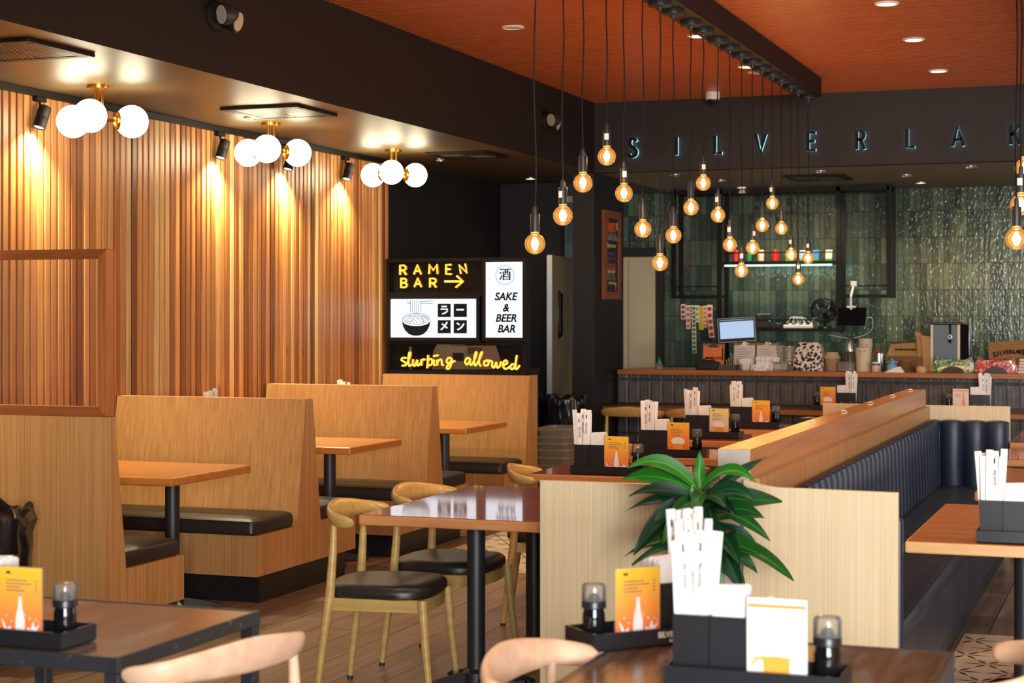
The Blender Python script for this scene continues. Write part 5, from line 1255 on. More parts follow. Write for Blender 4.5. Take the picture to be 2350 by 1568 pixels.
LV = [  # base px, tip px, depth of the tip, width px, lift px, bright?
    ((1605, 1118), (1606, 1036), .02, 11, 0, 1), ((1601, 1122), (1440, 1075), -.06, 15, 62, 1), ((1598, 1128), (1424, 1102), .04, 17, 34, 1), ((1612, 1120), (1735, 1108), -.05, 14, 58, 1), ((1615, 1130), (1672, 1070), .10, 12, 22, 0),
    ((1614, 1150), (1757, 1050), .12, 12, 10, 0), ((1600, 1150), (1442, 1140), -.06, 15, 36, 0), ((1598, 1160), (1432, 1176), -.02, 12, 34, 0), ((1596, 1150), (1454, 1274), -.10, 24, 34, 0), ((1602, 1165), (1520, 1250), -.14, 20, 30, 0), ((1600, 1150), (1530, 1225), -.12, 17, 36, 0),
    ((1612, 1160), (1739, 1158), -.08, 16, 62, 0), ((1640, 1150), (1796, 1152), .02, 21, 8, 0), ((1625, 1185), (1752, 1186), -.06, 16, 30, 0), ((1660, 1180), (1768, 1243), -.02, 12, 26, 0), ((1620, 1200), (1758, 1190), .06, 14, 22, 0), ((1640, 1250), (1822, 1334), -.06, 18, 44, 0),
    ((1606, 1240), (1430, 1280), -.04, 13, 34, 0), ((1604, 1245), (1450, 1298), -.10, 15, 26, 0), ((1604, 1250), (1500, 1262), .02, 17, 26, 0), ((1625, 1240), (1705, 1365), -.08, 22, 40, 0), ((1650, 1270), (1740, 1318), .0, 14, 28, 0), ((1630, 1215), (1735, 1245), .06, 13, 20, 0), ((1640, 1260), (1665, 1290), -.12, 16, 20, 0),
    ((1640, 1290), (1710, 1350), .03, 18, 20, 0), ((1622, 1180), (1700, 1140), .10, 24, 14, 0), ((1616, 1140), (1668, 1165), -.14, 16, 20, 0), ((1598, 1170), (1560, 1215), .08, 18, 20, 0), ((1600, 1260), (1560, 1300), .08, 18, 20, 0), ((1605, 1220), (1530, 1330), .04, 16, 30, 0), ((1640, 1230), (1690, 1225), -.10, 15, 14, 0), ((1615, 1205), (1660, 1260), -.15, 17, 24, 0), ((1612, 1130), (1590, 1210), -.15, 13, 30, 1), ((1620, 1150), (1640, 1240), -.13, 14, 30, 0), ((1600, 1190), (1500, 1200), -.08, 18, 30, 0), ((1602, 1210), (1545, 1280), -.16, 20, 36, 0), ((1625, 1210), (1700, 1300), -.14, 19, 36, 0), ((1612, 1170), (1690, 1185), -.16, 18, 34, 0), ((1600, 1230), (1470, 1245), .02, 16, 30, 0), ((1632, 1250), (1760, 1290), -.02, 15, 30, 0)]
for b, tp, dy, wpx, lift, br in LV:
    k = 6.3 / 4000
    leaf(pw(b[0], b[1], 0), pw(tp[0], tp[1], dy), wpx * k * 1.28, lift * k * 1.15, R.choice(bright if br else greens))
me = bpy.data.meshes.new('foliage'); off = wloc(t); bmesh.ops.translate(bm, verts=bm.verts[:], vec=-off); bm.to_mesh(me); bm.free(); me.materials.append(M['leaf'])
for p in me.polygons: p.use_smooth = True
o = bpy.data.objects.new('foliage', me); COL.objects.link(o); o.parent = t
# ------------------------------------------------------------------ kitchen behind the bar
YC = 15.62; ZT = 1.0905
def kx(u, Y=YC): return at(u, 800, Y).x
def kz(v, u=1900, Y=YC): return at(u, v, Y).z
# black steel hanging rack
YR0, YR1 = 16.98, 17.28
t = thing('shelf_rack', 'black hanging steel shelf rack in front of the green tiles', 'shelf rack', (-3.4, 17.1, 1.4))
xs = [at(1546, 600, YR0).x, at(1652, 600, YR0).x, at(1924, 600, YR0).x, at(2041, 600, YR0).x]
zb_ = [1.752, .0, 1.425, 1.752]
p = .021
for i, x in enumerate(xs):
    for y in (YR0, YR1):
        m = MB(); m.box(x - p, x + p, y - p, y + p, zb_[i] if zb_[i] else .0, 2.849); m.build('post', M['rack_metal'], t, smooth=0)
for y in (YR0, YR1):
    m = MB(); m.box(xs[0], xs[3], y - p, y + p, 2.79, 2.832); m.build('beam', M['rack_metal'], t, smooth=0)
for a, b, z in ((0, 1, 1.755), (1, 2, 2.085), (2, 3, 1.755), (1, 2, 1.425)):
    m = MB(); m.box(xs[a] + p, xs[b] - p, YR0 - p, YR1 + p, z, z + .03); m.build('shelf', M['rack_metal'], t, smooth=0)
    m = MB(); m.cyl((xs[a], YR0, z + .115), (xs[b], YR0, z + .115), .006, seg=8); m.build('rail', M['rack_metal'], t)
m = MB(); m.box(xs[1] + .05, xs[2] - .06, YR0 - .012, YR0 - .004, 2.066, 2.084); m.build('led_strip', M['led'], t, smooth=0)
lamp('led_glow', 'AREA', ((xs[1] + xs[2]) / 2 - wloc(t).x, YR0 + .05 - wloc(t).y, 2.06 - wloc(t).z), 3.0, (.6, 1, .9), t, aim=(0, .25, -1), size=(1.0, .04))
ca = [(1688, 'red', 'can', lin(186, 40, 44), 'red drink can with a dark top'), (1718, 'green', 'can', lin(30, 120, 70), 'green drink can'), (1746, 'pale', 'can', lin(214, 190, 168), 'pale drink can with a red top'), (1779, 'scarlet', 'can', lin(200, 22, 34), 'scarlet drink can'),
      (1812, 'lime', 'carton', lin(120, 190, 50), 'lime green carton'), (1843, 'blue', 'carton', lin(150, 170, 210), 'pale blue carton'), (1873, 'blue', 'carton', lin(70, 130, 196), 'white and blue carton'), (1903, 'white', 'carton', lin(226, 214, 200), 'white carton with a green base')]
for u, n_, k, col, lab in ca:
    x = at(u, 580, YR0 + .10).x; z = 2.116
    m = MB()
    if k == 'can': m.lathe([(.028, 0), (.033, .006), (.033, .100), (.028, .112), (.027, .116)], (x, YR0 + .10, z), 18, 0); m.lathe([(.0335, .085), (.0335, .099)], (x, YR0 + .10, z), 18, 1, caps=(False, False))
    else:
        m.box(x - .032, x + .032, YR0 + .07, YR0 + .13, z, z + .085); m.box(x - .0325, x + .0325, YR0 + .069, YR0 + .131, z, z + .022, mi=1); m.loft([[(x - .032, YR0 + .07, z + .085), (x + .032, YR0 + .07, z + .085), (x + .032, YR0 + .13, z + .085), (x - .032, YR0 + .13, z + .085)], [(x - .032, YR0 + .098, z + .108), (x + .032, YR0 + .098, z + .108), (x + .032, YR0 + .102, z + .108), (x - .032, YR0 + .102, z + .108)]])
    single(m, 'drink_' + k, [plain('pack_%d' % u, col, .35), plain('pack_band_%d' % u, lin(60, 150, 60) if k == 'carton' else lin(150, 30, 40), .4)], lab + ' on the lit rack shelf', k, (x, YR0 + .10, z), 'drinks on the lit rack shelf')
# sticker strips on a skewer
ysk = 16.93; za = at(1600, 706, ysk).z
t = thing('bamboo_skewer', 'thin wooden skewer hung under the left rack shelf for sticker strips', 'skewer', (at(1600, 706, ysk).x, ysk, za))
m = MB(); a, b = at(1562, 702, ysk), at(1643, 708, ysk); m.cyl(a, b, .0035, seg=8); m.build('stick', M['cardboard'], t)
m = MB()
for u in (1572, 1634): q = at(u, 704, ysk); m.cyl((q.x, ysk, q.z), (q.x, 16.975, 1.757), .0015, seg=6)
m.build('string', M['black_metal'], t)
ST = [(1568, 703, 733, 10, lin(150, 40, 44), 'short dark red sticker strip at the left end'), (1580, 706, 755, 10, lin(206, 90, 90), 'pink sticker strip second from the left'), (1587, 706, 738, 6, lin(60, 60, 64), 'short black spotted sticker strip'), (1593, 706, 811, 9, lin(30, 120, 60), 'longest sticker strip with green rings'), (1600, 706, 740, 9, lin(150, 150, 140), 'short white sticker strip'),
      (1609, 708, 757, 11, lin(206, 180, 30), 'yellow sticker strip'), (1618, 707, 752, 8, lin(230, 110, 60), 'orange dotted sticker strip'), (1629, 705, 775, 12, lin(206, 30, 40), 'bold red sticker strip at the right end')]
for u, v0, v1, wp, col, lab in ST:
    k = 17.9 / 4000; w = wp * k / 2; x = at(u, v0, ysk).x; zt0, zt1 = at(u, v0 - 3, ysk).z, at(u, v1, ysk).z
    m = MB(); sw = R.uniform(.0, .03); n = 8; y = ysk - .008
    yq = lambda q: y - .012 * q; xq = lambda q: x + sw * q * q
    m.loft([[(xq(q) - w, yq(q), zt0 + (zt1 - zt0) * q), (xq(q) + w, yq(q), zt0 + (zt1 - zt0) * q), (xq(q) + w, yq(q) + .001, zt0 + (zt1 - zt0) * q), (xq(q) - w, yq(q) + .001, zt0 + (zt1 - zt0) * q)] for q in [i / n for i in range(n + 1)]])
    m.loft([[(x - w, y, zt0), (x + w, y, zt0), (x + w, y + .001, zt0), (x - w, y + .001, zt0)], [(x - w, ysk + .004, zt0 + .008), (x + w, ysk + .004, zt0 + .008), (x + w, ysk + .005, zt0 + .008), (x - w, ysk + .005, zt0 + .008)], [(x - w, ysk + .012, zt0 - .10), (x + w, ysk + .012, zt0 - .10), (x + w, ysk + .013, zt0 - .10), (x - w, ysk + .013, zt0 - .10)]])
    nd = max(3, int((zt0 - zt1) / (w * 2.05)))
    for d in range(nd):
        q = (d + .5) / nd; c = Vector((xq(q), yq(q) - .0012, zt0 + (zt1 - zt0) * q))
        m._add([c + Vector((w * .82 * cos(2 * pi * j / 12), 0, w * .82 * sin(2 * pi * j / 12))) for j in range(12)], [tuple(range(12))], 1)
    single(m, 'sticker_strip', [plain('strip_paper_%d' % u, lin(226, 214, 190) if col != lin(206, 180, 30) else lin(200, 176, 40), .6), plain('strip_dots_%d' % u, col, .6)], lab + ' of the hanging row', 'sticker strip', (x, ysk, zt0), 'sticker strips hanging by the tiles', smooth=0)
# POS monitor
Y = 15.80
t = thing('pos_monitor', 'point of sale monitor with a bright blank screen on the bar', 'monitor', (kx(1692, Y), Y, ZT))
q = [at(1649, 734, Y), at(1731, 731, Y), at(1733, 778, Y), at(1651, 785, Y)]; q[0].z = q[0].z; cc = sum(q, Vector()) / 4
ax = (q[1] - q[0] + q[2] - q[3]).normalized(); az = ax.cross(Vector((0, 1, 0))); az = -az if az.z < 0 else az; hw, hh = .172, .108
ay = Vector((0, 1, 0)).cross(Vector((0, 0, 0))) if False else Vector((0, 1, 0))
m = MB(); m.obox(cc + Vector((0, .018, 0)), ax, ay, az, hw, .018, hh, bev=.006); m.build('housing', M['black_plastic'], t)
m = MB(); m.obox(cc + Vector((0, -.001, 0)) + az * .008, ax, ay, az, hw - .014, .0012, hh - .022); m.build('screen', M['pos_screen'], t, smooth=0)
m = MB(); 
for a, b in ((1, 0), (-1, 0)): m.obox(cc + ax * a * (hw + .001), ax, ay, az, .003, .012, hh)
for a in (1, -1): m.obox(cc + az * a * (hh + .001), ax, ay, az, hw, .012, .003)
m.build('bezel', M['alu'], t, smooth=0)
m = MB(); m.obox(cc + Vector((0, -.0005, 0)) + az * (hh - .024), ax, ay, az, hw - .014, .0025, .006); m.build('menu_bar', M['ink'], t, smooth=0)
m = MB(); m.box(cc.x - .09, cc.x + .09, Y - .0, Y + .16, ZT, ZT + .015, .004); m.tube([(cc.x, Y + .10, ZT + .01), (cc.x, Y + .09, ZT + .18), (cc.x, Y + .035, cc.z)], .018, 10); m.build('stand', M['black_plastic'], t)
# clipboards
def clipboard(label, u0, u1, v0, Y, papercol, clipm, lean=.10):
    x0, x1 = kx(u0, Y), kx(u1, Y); h = kz(v0, (u0 + u1) / 2, Y) - ZT; w = x1 - x0; cx = (x0 + x1) / 2
    t = thing('clipboard', label, 'clipboard', (cx, Y, ZT), group='clipboards on the bar'); t.rotation_euler = (-lean, 0, 0)
    m = MB(); m.box(-w / 2, w / 2, 0, .004, 0, h); m.build('board', M['cardboard'], t, world=False, smooth=0)
    m = MB(); m.box(-w / 2 + .006, w / 2 - .006, -.003, -.0005, .004, h - .022); m.build('sheet', papercol, t, world=False, smooth=0)
    m = MB(); m.prism([(-.05, h - .035), (.05, h - .035), (.05, h - .026), (.022, h - .018), (.016, h + .008), (-.016, h + .008), (-.022, h - .018), (-.05, h - .026)], 'Y', -.016, -.004); m.tube([(.02, -.012, h + .004), (.03, -.022, h - .002), (.036, -.02, h - .012)], .003, 6); m.build('clip', clipm, t, world=False, smooth=0)
    return t, w, h
Yc = 15.70
t, w, h = clipboard('clipboard with an orange menu on the bar, standing behind the black pouch', 1612, 1662, 789, Yc, plain('orange_menu_sheet', lin(232, 122, 62), .5), M['black_metal'])
m = MB(); m.text('SILVERLAKE', .030, Matrix.Translation((0, -.0036, h * .43)) @ FC, 0, .0004, 0, .001, space=.95); m.box(w / 2 - .024, w / 2 - .012, -.0036, -.003, h * .35, h - .03); m.build('print', M['ink'], t, world=False, smooth=0)
for u0, u1, lab in ((1683, 1733, 'clipboard with a white printed menu, left one of the white pair on the bar'), (1735, 1785, 'clipboard with a white printed menu, right one of the white pair')):
    t, w, h = clipboard(lab, u0, u1, 787, Yc, plain('menu_sheet_%d' % u0, lin(214, 208, 198), .6), M['steel'])
    m = MB()
    for k in range(7): m.box(-w * .38, w * (.1 + .3 * ((k * 37) % 10) / 10), -.0036, -.003, h * (.74 - .09 * k), h * (.74 - .09 * k) + .004)
    m.build('print', M['ink_grey'], t, world=False, smooth=0)
def S(mb, name, mats, lab, cat, x, Y, grp=None, smooth=35): return single(mb, name, mats, lab, cat, (x, Y, ZT), grp, smooth)
# sriracha style squeeze bottle
x = kx(1513, 15.45); t = thing('squeeze_bottle', 'clear squeeze bottle with a green nozzle cap at the left end of the bar', 'bottle', (x, 15.45, ZT))
m = MB(); m.lathe([(.030, 0), (.034, .006), (.034, .035), (.026, .052), (.018, .058)], seg=20); m.build('body', M['clear'], t, world=False)
m = MB(); m.lathe([(.019, .056), (.019, .078), (.012, .084), (.008, .095), (.004, .116), (.002, .118)], seg=16); m.build('cap', plain('green_cap', lin(20, 150, 70), .35), t, world=False)
# black pouch
x0, x1 = kx(1597, 15.5), kx(1652, 15.5); m = MB(); cushion(m, x0, x1, 15.45, 15.57, ZT, ZT + .075, r=.03, dome=.012, edge=.02); m.tube(spline([(x0 + .06, 15.51, ZT + .085), (x0 + .1, 15.5, ZT + .105), (x1 - .08, 15.5, ZT + .10), (x1 - .05, 15.51, ZT + .083)], 5), .006, 6)
S(m, 'zip_pouch', plain('black_canvas', (.012, .011, .011, 1), .7, bump=.2, nscale=200), 'black zip pouch lying on the bar in front of the orange clipboard', 'pouch', (x0 + x1) / 2, 15.5)
# low bin with pens
x0, x1 = kx(1652, 15.5), kx(1692, 15.5); m = MB(); m.loft([[(a, b, z) for a, b in ((x0, 15.44), (x1, 15.44), (x1, 15.56), (x0, 15.56))] for z in (ZT, ZT + .045)]); S(m, 'grey_caddy', plain('grey_caddy_plastic', lin(66, 64, 60), .5), 'low grey caddy holding pens between pouch and chopsticks', 'caddy', (x0 + x1) / 2, 15.5, smooth=0)
for u, v, c, n_ in ((1672, 822, lin(200, 160, 40), 'yellow'), (1677, 810, lin(70, 190, 150), 'mint green'), (1682, 812, lin(220, 100, 90), 'coral'), (1667, 826, lin(190, 180, 170), 'grey')):
    q = at(u, v, 15.50); m = MB(); m.tube([(q.x + .003, 15.52, ZT + .046), (q.x, 15.50, q.z)], [.0045, .0045], 8); single(m, 'pen', plain('pen_' + n_.replace(' ', '_'), c, .4), n_ + ' pen standing in the grey caddy on the bar', 'pen', (q.x, 15.52, ZT + .045), 'pens in the grey caddy')
# chopstick bundles on the bar
cx = kx(1711, 15.42)
t = thing('chopstick_cup', 'clear cup crammed with wrapped chopsticks on the bar', 'cup', (cx, 15.42, ZT)); m = MB(); m.lathe([(.050, 0), (.062, .06)], seg=20, caps=(True, False)); m.build('cup', M['clear'], t, world=False)
gl = 'wrapped chopsticks standing in the clear cup on the bar'
for k in range(16):
    a = k * 2.4; r_ = .012 * sqrt(k); o = dup(PROTO['packet'], (cx + r_ * cos(a), 15.42 + r_ * sin(a) * .8, ZT + .002), R.uniform(-.5, .5), 'white chopstick packet in the clear cup on the bar', gl); o.scale = (1, 1, .34 + R.uniform(-.02, .02)); o.rotation_euler.y = r_ * cos(a) * 3.0
cx = kx(1757, 15.48)
for k in range(9):
    o = dup(PROTO['packet'], (cx - .07 + .018 * k, 15.50 + R.uniform(-.02, .02), ZT + .012), R.uniform(-.4, .4), 'white chopstick packet in the loose leaning pile on the bar', 'loose chopstick pile on the bar'); o.scale = (1.3, 1.6, .38); o.rotation_euler.y = .12 + .05 * k - .1 + R.uniform(-.1, .1); o.rotation_euler.x = -.08
m = MB(); m.box(kx(1731, 15.36), kx(1761, 15.36), 15.33, 15.42, ZT, ZT + .022, .004); S(m, 'napkin_block', M['paper'], 'small block of folded white napkins before the chopstick pile', 'napkins', kx(1746, 15.36), 15.37)
m = MB(); m.box(kx(1722, 15.52), kx(1790, 15.52), 15.505, 15.57, ZT, ZT + .05); S(m, 'packet_box', M['white'], 'white open box behind the loose chopstick pile', 'box', kx(1757, 15.52), 15.53, smooth=0)
# translucent deli tubs
for i, (u0, u1, v0, lab) in enumerate(((1778, 1802, 793, 'translucent deli container stack, left of the cow print bag'), (1797, 1828, 795, 'second translucent container stack touching the cow print bag'))):
    x = (kx(u0, 15.75) + kx(u1, 15.75)) / 2; r_ = (kx(u1, 15.75) - kx(u0, 15.75)) / 2; hh_ = kz(v0, u0, 15.75) - ZT; m = MB(); pr = []
    n = 7
    for k in range(n): pr += [(r_ * .84, hh_ * k / n), (r_ * .98, hh_ * (k + .85) / n), (r_ * 1.02, hh_ * (k + .9) / n), (r_ * 1.02, hh_ * (k + .97) / n)]
    m.lathe(pr, (x, 15.75, ZT), 22); S(m, 'deli_container_stack', M['frosted'], lab, 'containers', x, 15.75)
x0, x1 = kx(1776, 15.5), kx(1808, 15.5); m = MB(); m.box(x0, x1, 15.46, 15.60, ZT, ZT + .068, .01); m.box(x0 - .004, x1 + .004, 15.455, 15.605, ZT + .068, ZT + .078, .003); S(m, 'lidded_box', M['frosted'], 'low translucent lidded box on the bar by the cow print bag', 'box', (x0 + x1) / 2, 15.53)
# cow print bag
x0, x1 = kx(1819, 15.5), kx(1890, 15.5); hz = kz(786, 1855, 15.5) - ZT; m = MB()
ring = lambda s, z, y: [((x0 + x1) / 2 + a * (x1 - x0) / 2 * s, 15.54 + b * y, ZT + z) for a, b in rrect(1, 1, .45, 4)]
m.loft([ring(.94, 0, .075), ring(1.0, .04, .085), ring(.97, hz * .45, .075), ring(.84, hz * .75, .055), ring(.66, hz * .95, .03), ring(.60, hz, .02)])
mt, nt, b = new_mat('cow_print'); tc = N(nt, 'ShaderNodeTexCoord'); vo = N(nt, 'ShaderNodeTexVoronoi'); vo.inputs['Scale'].default_value = 36; nz = N(nt, 'ShaderNodeTexNoise'); nz.inputs['Scale'].default_value = 30
ad = N(nt, 'ShaderNodeVectorMath', operation='MULTIPLY_ADD'); ad.inputs[1].default_value = (.025,) * 3; nt.links.new(tc.outputs['Object'], nz.inputs['Vector']); nt.links.new(nz.outputs['Color'], ad.inputs[0]); nt.links.new(tc.outputs['Object'], ad.inputs[2]); nt.links.new(ad.outputs[0], vo.inputs['Vector'])
rp = N(nt, 'ShaderNodeValToRGB'); rp.color_ramp.interpolation = 'CONSTANT'; rp.color_ramp.elements[0].color = (.012, .011, .010, 1); rp.color_ramp.elements[1].color = lin(226, 216, 200); rp.color_ramp.elements[1].position = .50; nt.links.new(vo.outputs['Distance'], rp.inputs[0]); nt.links.new(rp.outputs[0], b.inputs['Base Color']); b.inputs['Roughness'].default_value = .7
S(m, 'patterned_bag', mt, 'black and white animal print bag slumped on the bar', 'bag', (x0 + x1) / 2, 15.54)
q0, q1 = kx(1868, 15.68), kx(1893, 15.68); hk = kz(790, 1875, 15.68) - ZT; m = MB(); m.prism([(q0, ZT), (q1 + .02, ZT), (q1 + .01, ZT + hk * .45), (q1 - .03, ZT + hk), (q0, ZT + hk * .98)], 'Y', 15.655, 15.72); S(m, 'paper_bag', M['kraft'], 'brown paper bag leaning behind the animal print bag', 'bag', (q0 + q1) / 2, 15.69, smooth=0)
# kraft bowls with lid
def lathe_item(name, mats, lab, cat, u, Y, prof, seg=22, grp=None):
    m = MB(); m.lathe(prof, (kx(u, Y), Y, ZT), seg); return S(m, name, mats, lab, cat, kx(u, Y), Y, grp)
u = 1910; t = thing('takeout_bowl_stack', 'kraft takeout bowl stack with a domed lid on the bar', 'bowls', (kx(u, 15.55), 15.55, ZT))
m = MB(); m.lathe([(.052, 0), (.068, .105), (.071, .108), (.071, .114)], seg=24); m.build('bowl', plain('kraft_bowl', lin(168, 132, 96), .7), t, world=False)
m = MB(); m.lathe([(.073, .113), (.073, .124), (.064, .130), (.052, .163), (.050, .166)], seg=24); m.build('lid', plain('kraft_lid', lin(196, 166, 122), .6), t, world=False)
x0, x1 = kx(1925, 15.5), kx(1963, 15.5); m = MB(); m.box(x0, x1, 15.45, 15.56, ZT, ZT + .078, .006); m.box(x0 - .005, x1 + .005, 15.445, 15.565, ZT + .078, ZT + .084); S(m, 'clear_box', M['clear'], 'low clear plastic box between the kraft bowl and the paper cups', 'box', (x0 + x1) / 2, 15.5)
u = 1951; t = thing('cocktail_shaker', 'steel cocktail shaker behind the clear box on the bar', 'shaker', (kx(u, 15.72), 15.72, ZT))
m = MB(); m.lathe([(.036, 0), (.046, .17), (.047, .172)], seg=22); m.build('tin', M['steel'], t, world=False); m = MB(); m.lathe([(.043, .172), (.042, .20), (.034, .235), (.030, .272), (.026, .278), (.001, .279)], seg=22); m.build('cap', M['steel'], t, world=False)
cupm = plain('printed_paper_cup', lin(206, 192, 160), .6)
def cup_stack(lab, u, Y, r_, htot, n):
    m = MB(); pr = [(r_ * .88, 0), (r_ * .98, htot * .70)]
    for k in range(n): pr += [(r_ * 1.02, htot * (.70 + .30 * k / n)), (r_ * 1.02, htot * (.70 + .30 * (k + .5) / n)), (r_ * .985, htot * (.70 + .30 * (k + .55) / n))]
    x = kx(u, Y); t = thing('paper_cup_stack', lab, 'cups', (x, Y, ZT), group='paper cup stacks'); m.lathe(pr, (0, 0, 0), 24); m.build('cups', cupm, t, world=False)
    m = MB()
    for a, z in ((-1.9, .80), (-1.25, .82)):
        for k in range(3): m.obox(Vector((r_ * .97 * cos(a), r_ * .97 * sin(a), htot * (z - .05 * k))), (-sin(a), cos(a), 0), (cos(a), sin(a), 0), (0, 0, 1), .012, .002, .0025)
    m.build('print', M['ink'], t, world=False, smooth=0)
cup_stack('front paper cup stack with printed rims on the bar', 1981, 15.47, .068, .225, 2); cup_stack('taller paper cup stack behind the front one', 1986, 15.70, .060, .300, 3)
t = thing('tumbler', 'small pink tumbler with white lid on the bar', 'tumbler', (kx(2010, 15.42), 15.42, ZT)); m = MB(); m.lathe([(.034, 0), (.036, .004), (.036, .058)], seg=22); m.build('body', plain('pink_tumbler', lin(224, 186, 172), .4), t, world=False)
m = MB(); m.lathe([(.0362, .058), (.0362, .072)], seg=22); m.build('band', plain('brown_band', lin(70, 48, 36), .4), t, world=False); m = MB(); m.lathe([(.0362, .072), (.038, .075), (.037, .084), (.001, .088)], seg=22); m.build('lid', M['white'], t, world=False)
t = thing('steel_canister', 'tall steel canister with a red knob on the bar', 'canister', (kx(2017, 15.68), 15.68, ZT)); m = MB(); m.lathe([(.056, 0), (.056, .150), (.058, .152), (.058, .156)], seg=24); m.build('body', M['steel'], t, world=False); m = MB(); m.sphere((-.01, 0, .172), .018, 14, 8); m.build('knob', plain('red_knob', lin(190, 30, 34), .4), t, world=False)
t = thing('blue_jug', 'small light blue jug with ears and a pointed lid on the bar', 'jug', (kx(2047, 15.45), 15.45, ZT)); m = MB(); m.lathe([(.042, 0), (.046, .01), (.044, .05), (.036, .066)], seg=22); m.build('body', plain('light_blue_jug', lin(120, 168, 196), .35), t, world=False)
m = MB(); m.lathe([(.040, .066), (.042, .092), (.030, .098), (.012, .106), (.010, .118), (.001, .121)], seg=20); m.sphere((.044, 0, .085), .012, 10, 6); m.sphere((-.044, 0, .085), .012, 10, 6); m.build('lid', plain('dusky_blue_lid', lin(92, 140, 172), .4), t, world=False)
x0, x1 = kx(2030, 15.33), kx(2075, 15.33); m = MB(); m.loft([[(x0, 15.30, ZT), (x1, 15.30, ZT), (x1, 15.38, ZT), (x0, 15.38, ZT)], [(x0 + .085, 15.34, ZT + .044), (x1 - .035, 15.34, ZT + .050), (x1 - .035, 15.36, ZT + .050), (x0 + .085, 15.36, ZT + .044)]]); S(m, 'folded_paper', M['paper'], 'folded white paper tent on the bar edge before the blue jug', 'paper', (x0 + x1) / 2, 15.34, smooth=0)
# stacked kraft bags
x0, x1 = kx(2036, 15.78), kx(2123, 15.78); hz = kz(788, 2080, 15.78) - ZT
m = MB()
for k in range(8): o_ = R.uniform(-.01, .01); m.box(x0 + o_, x1 + o_, 15.66, 15.86, ZT + k * .0165, ZT + k * .0165 + .015)
S(m, 'kraft_bag_pile', plain('dark_kraft', lin(122, 90, 56), .8), 'flat pile of brown paper bags behind the twine roll', 'paper bags', (x0 + x1) / 2, 15.76, smooth=0)
m = MB(); m.loft([[(x0 + .0, 15.72, ZT + .133), (x1, 15.72, ZT + .133), (x1, 15.80, ZT + .133), (x0, 15.80, ZT + .133)], [(x0 + .02, 15.76, ZT + .19), (x1 - .01, 15.76, ZT + .185), (x1 - .01, 15.82, ZT + .185), (x0 + .02, 15.82, ZT + .19)], [(x0 + .03, 15.79, ZT + hz - .01), ((x1 - .02), 15.79, ZT + hz + .012), ((x1 - .02), 15.82, ZT + hz + .012), (x0 + .03, 15.82, ZT + hz - .01)]])
pm_ = (x0 + x1) / 2
m.text('SILVERLAKE RAMEN', .021, Matrix.Translation((pm_, 15.752, ZT + .19)) @ Matrix.Rotation(pi / 2 - .25, 4, 'X'), 1, .003, 0, .0008); S(m, 'kraft_bag', [M['kraft'], M['ink']], 'printed brown paper bag drooping over the flat bag pile', 'bag', pm_, 15.77, smooth=0)
m = MB(); x = kx(2079, 15.52)
for k in range(7): m.lathe([(.046 + .012 * sin(k * .5 + .4) + .0, k * .012), (.053 + .014 * sin(k * .5 + .4), k * .012 + .006), (.046 + .012 * sin(k * .5 + .4), k * .012 + .012)], (x, 15.52, ZT), 24)
m.tube(spline([(x - .05, 15.50, ZT + .085), (x - .03, 15.46, ZT + .105), (x + .02, 15.46, ZT + .095), (x + .055, 15.49, ZT + .11), (x + .03, 15.54, ZT + .10), (x - .02, 15.54, ZT + .108)], 5), .005, 6); S(m, 'twine_roll', plain('jute_twine', lin(146, 108, 62), .85, bump=.4, nscale=260), 'bulging roll of brown twine on the bar', 'twine', x, 15.52)
t = thing('kraft_cup', 'short kraft cup holding a silver lid on the bar', 'cup', (kx(2115, 15.38), 15.38, ZT)); m = MB(); m.lathe([(.044, 0), (.050, .048), (.052, .050)], seg=22, caps=(True, False)); m.build('cup', plain('kraft_cup_paper', lin(206, 160, 108), .7), t, world=False); m = MB(); m.obox((0, 0, .052), Vector((1, 0, -.25)).normalized(), (0, 1, 0), Vector((.25, 0, 1)).normalized(), .028, .03, .003); m.build('lid', M['steel'], t, world=False, smooth=0)
for u0, u1, v0, Yk, lab in ((2108, 2118, 762, 15.72, 'thin brown paper bag standing left of the drink dispenser'), (2120, 2139, 770, 15.68, 'thick brown paper bag standing against the drink dispenser')):
    a, b = kx(u0, Yk), kx(u1, Yk); h_ = kz(v0, u0, Yk) - ZT; m = MB(); m.loft([[(a, Yk - .06, ZT), (b, Yk - .06, ZT), (b, Yk + .06, ZT), (a, Yk + .06, ZT)], [(a - .01, Yk - .05, ZT + h_ * .8), (b - .004, Yk - .05, ZT + h_ * .8), (b - .004, Yk + .05, ZT + h_ * .8), (a - .01, Yk + .05, ZT + h_ * .8)], [(a - .028, Yk - .05, ZT + h_), (b - .012, Yk - .05, ZT + h_ * .97), (b - .012, Yk + .05, ZT + h_ * .97), (a - .028, Yk + .05, ZT + h_)]]); S(m, 'standing_paper_bag', M['kraft'], lab, 'bag', (a + b) / 2, Yk, smooth=0)
# beverage dispenser
Y = 15.62; x0, x1 = kx(2136, Y), kx(2203, Y); z1 = kz(744, 2170, Y)
t = thing('drink_dispenser', 'grey blue drink dispenser with black tap and pale side trims', 'dispenser', ((x0 + x1) / 2, Y + .14, ZT))
m = MB(); m.box(x0, x1 + .075, Y + .006, Y + .26, ZT, z1 - .004); m.build('cabinet', M['black_gloss'], t, smooth=0)
m = MB(); m.box(x0 + .018, x1 - .018, Y, Y + .006, ZT, z1 - .008); m.build('front_panel', plain('slate_panel', lin(88, 108, 116), .35), t, smooth=0)
for a in (x0, x1 - .020): m = MB(); m.box(a, a + .020, Y - .006, Y + .01, ZT, z1 - .006); m.build('side_trim', plain('cream_trim', lin(226, 206, 186), .4), t, smooth=0)
m = MB(); m.box(x0 - .015, x1 + .03, Y - .03, Y + .28, z1 - .004, z1 + .014, .005); m.build('lid', M['black_plastic'], t)
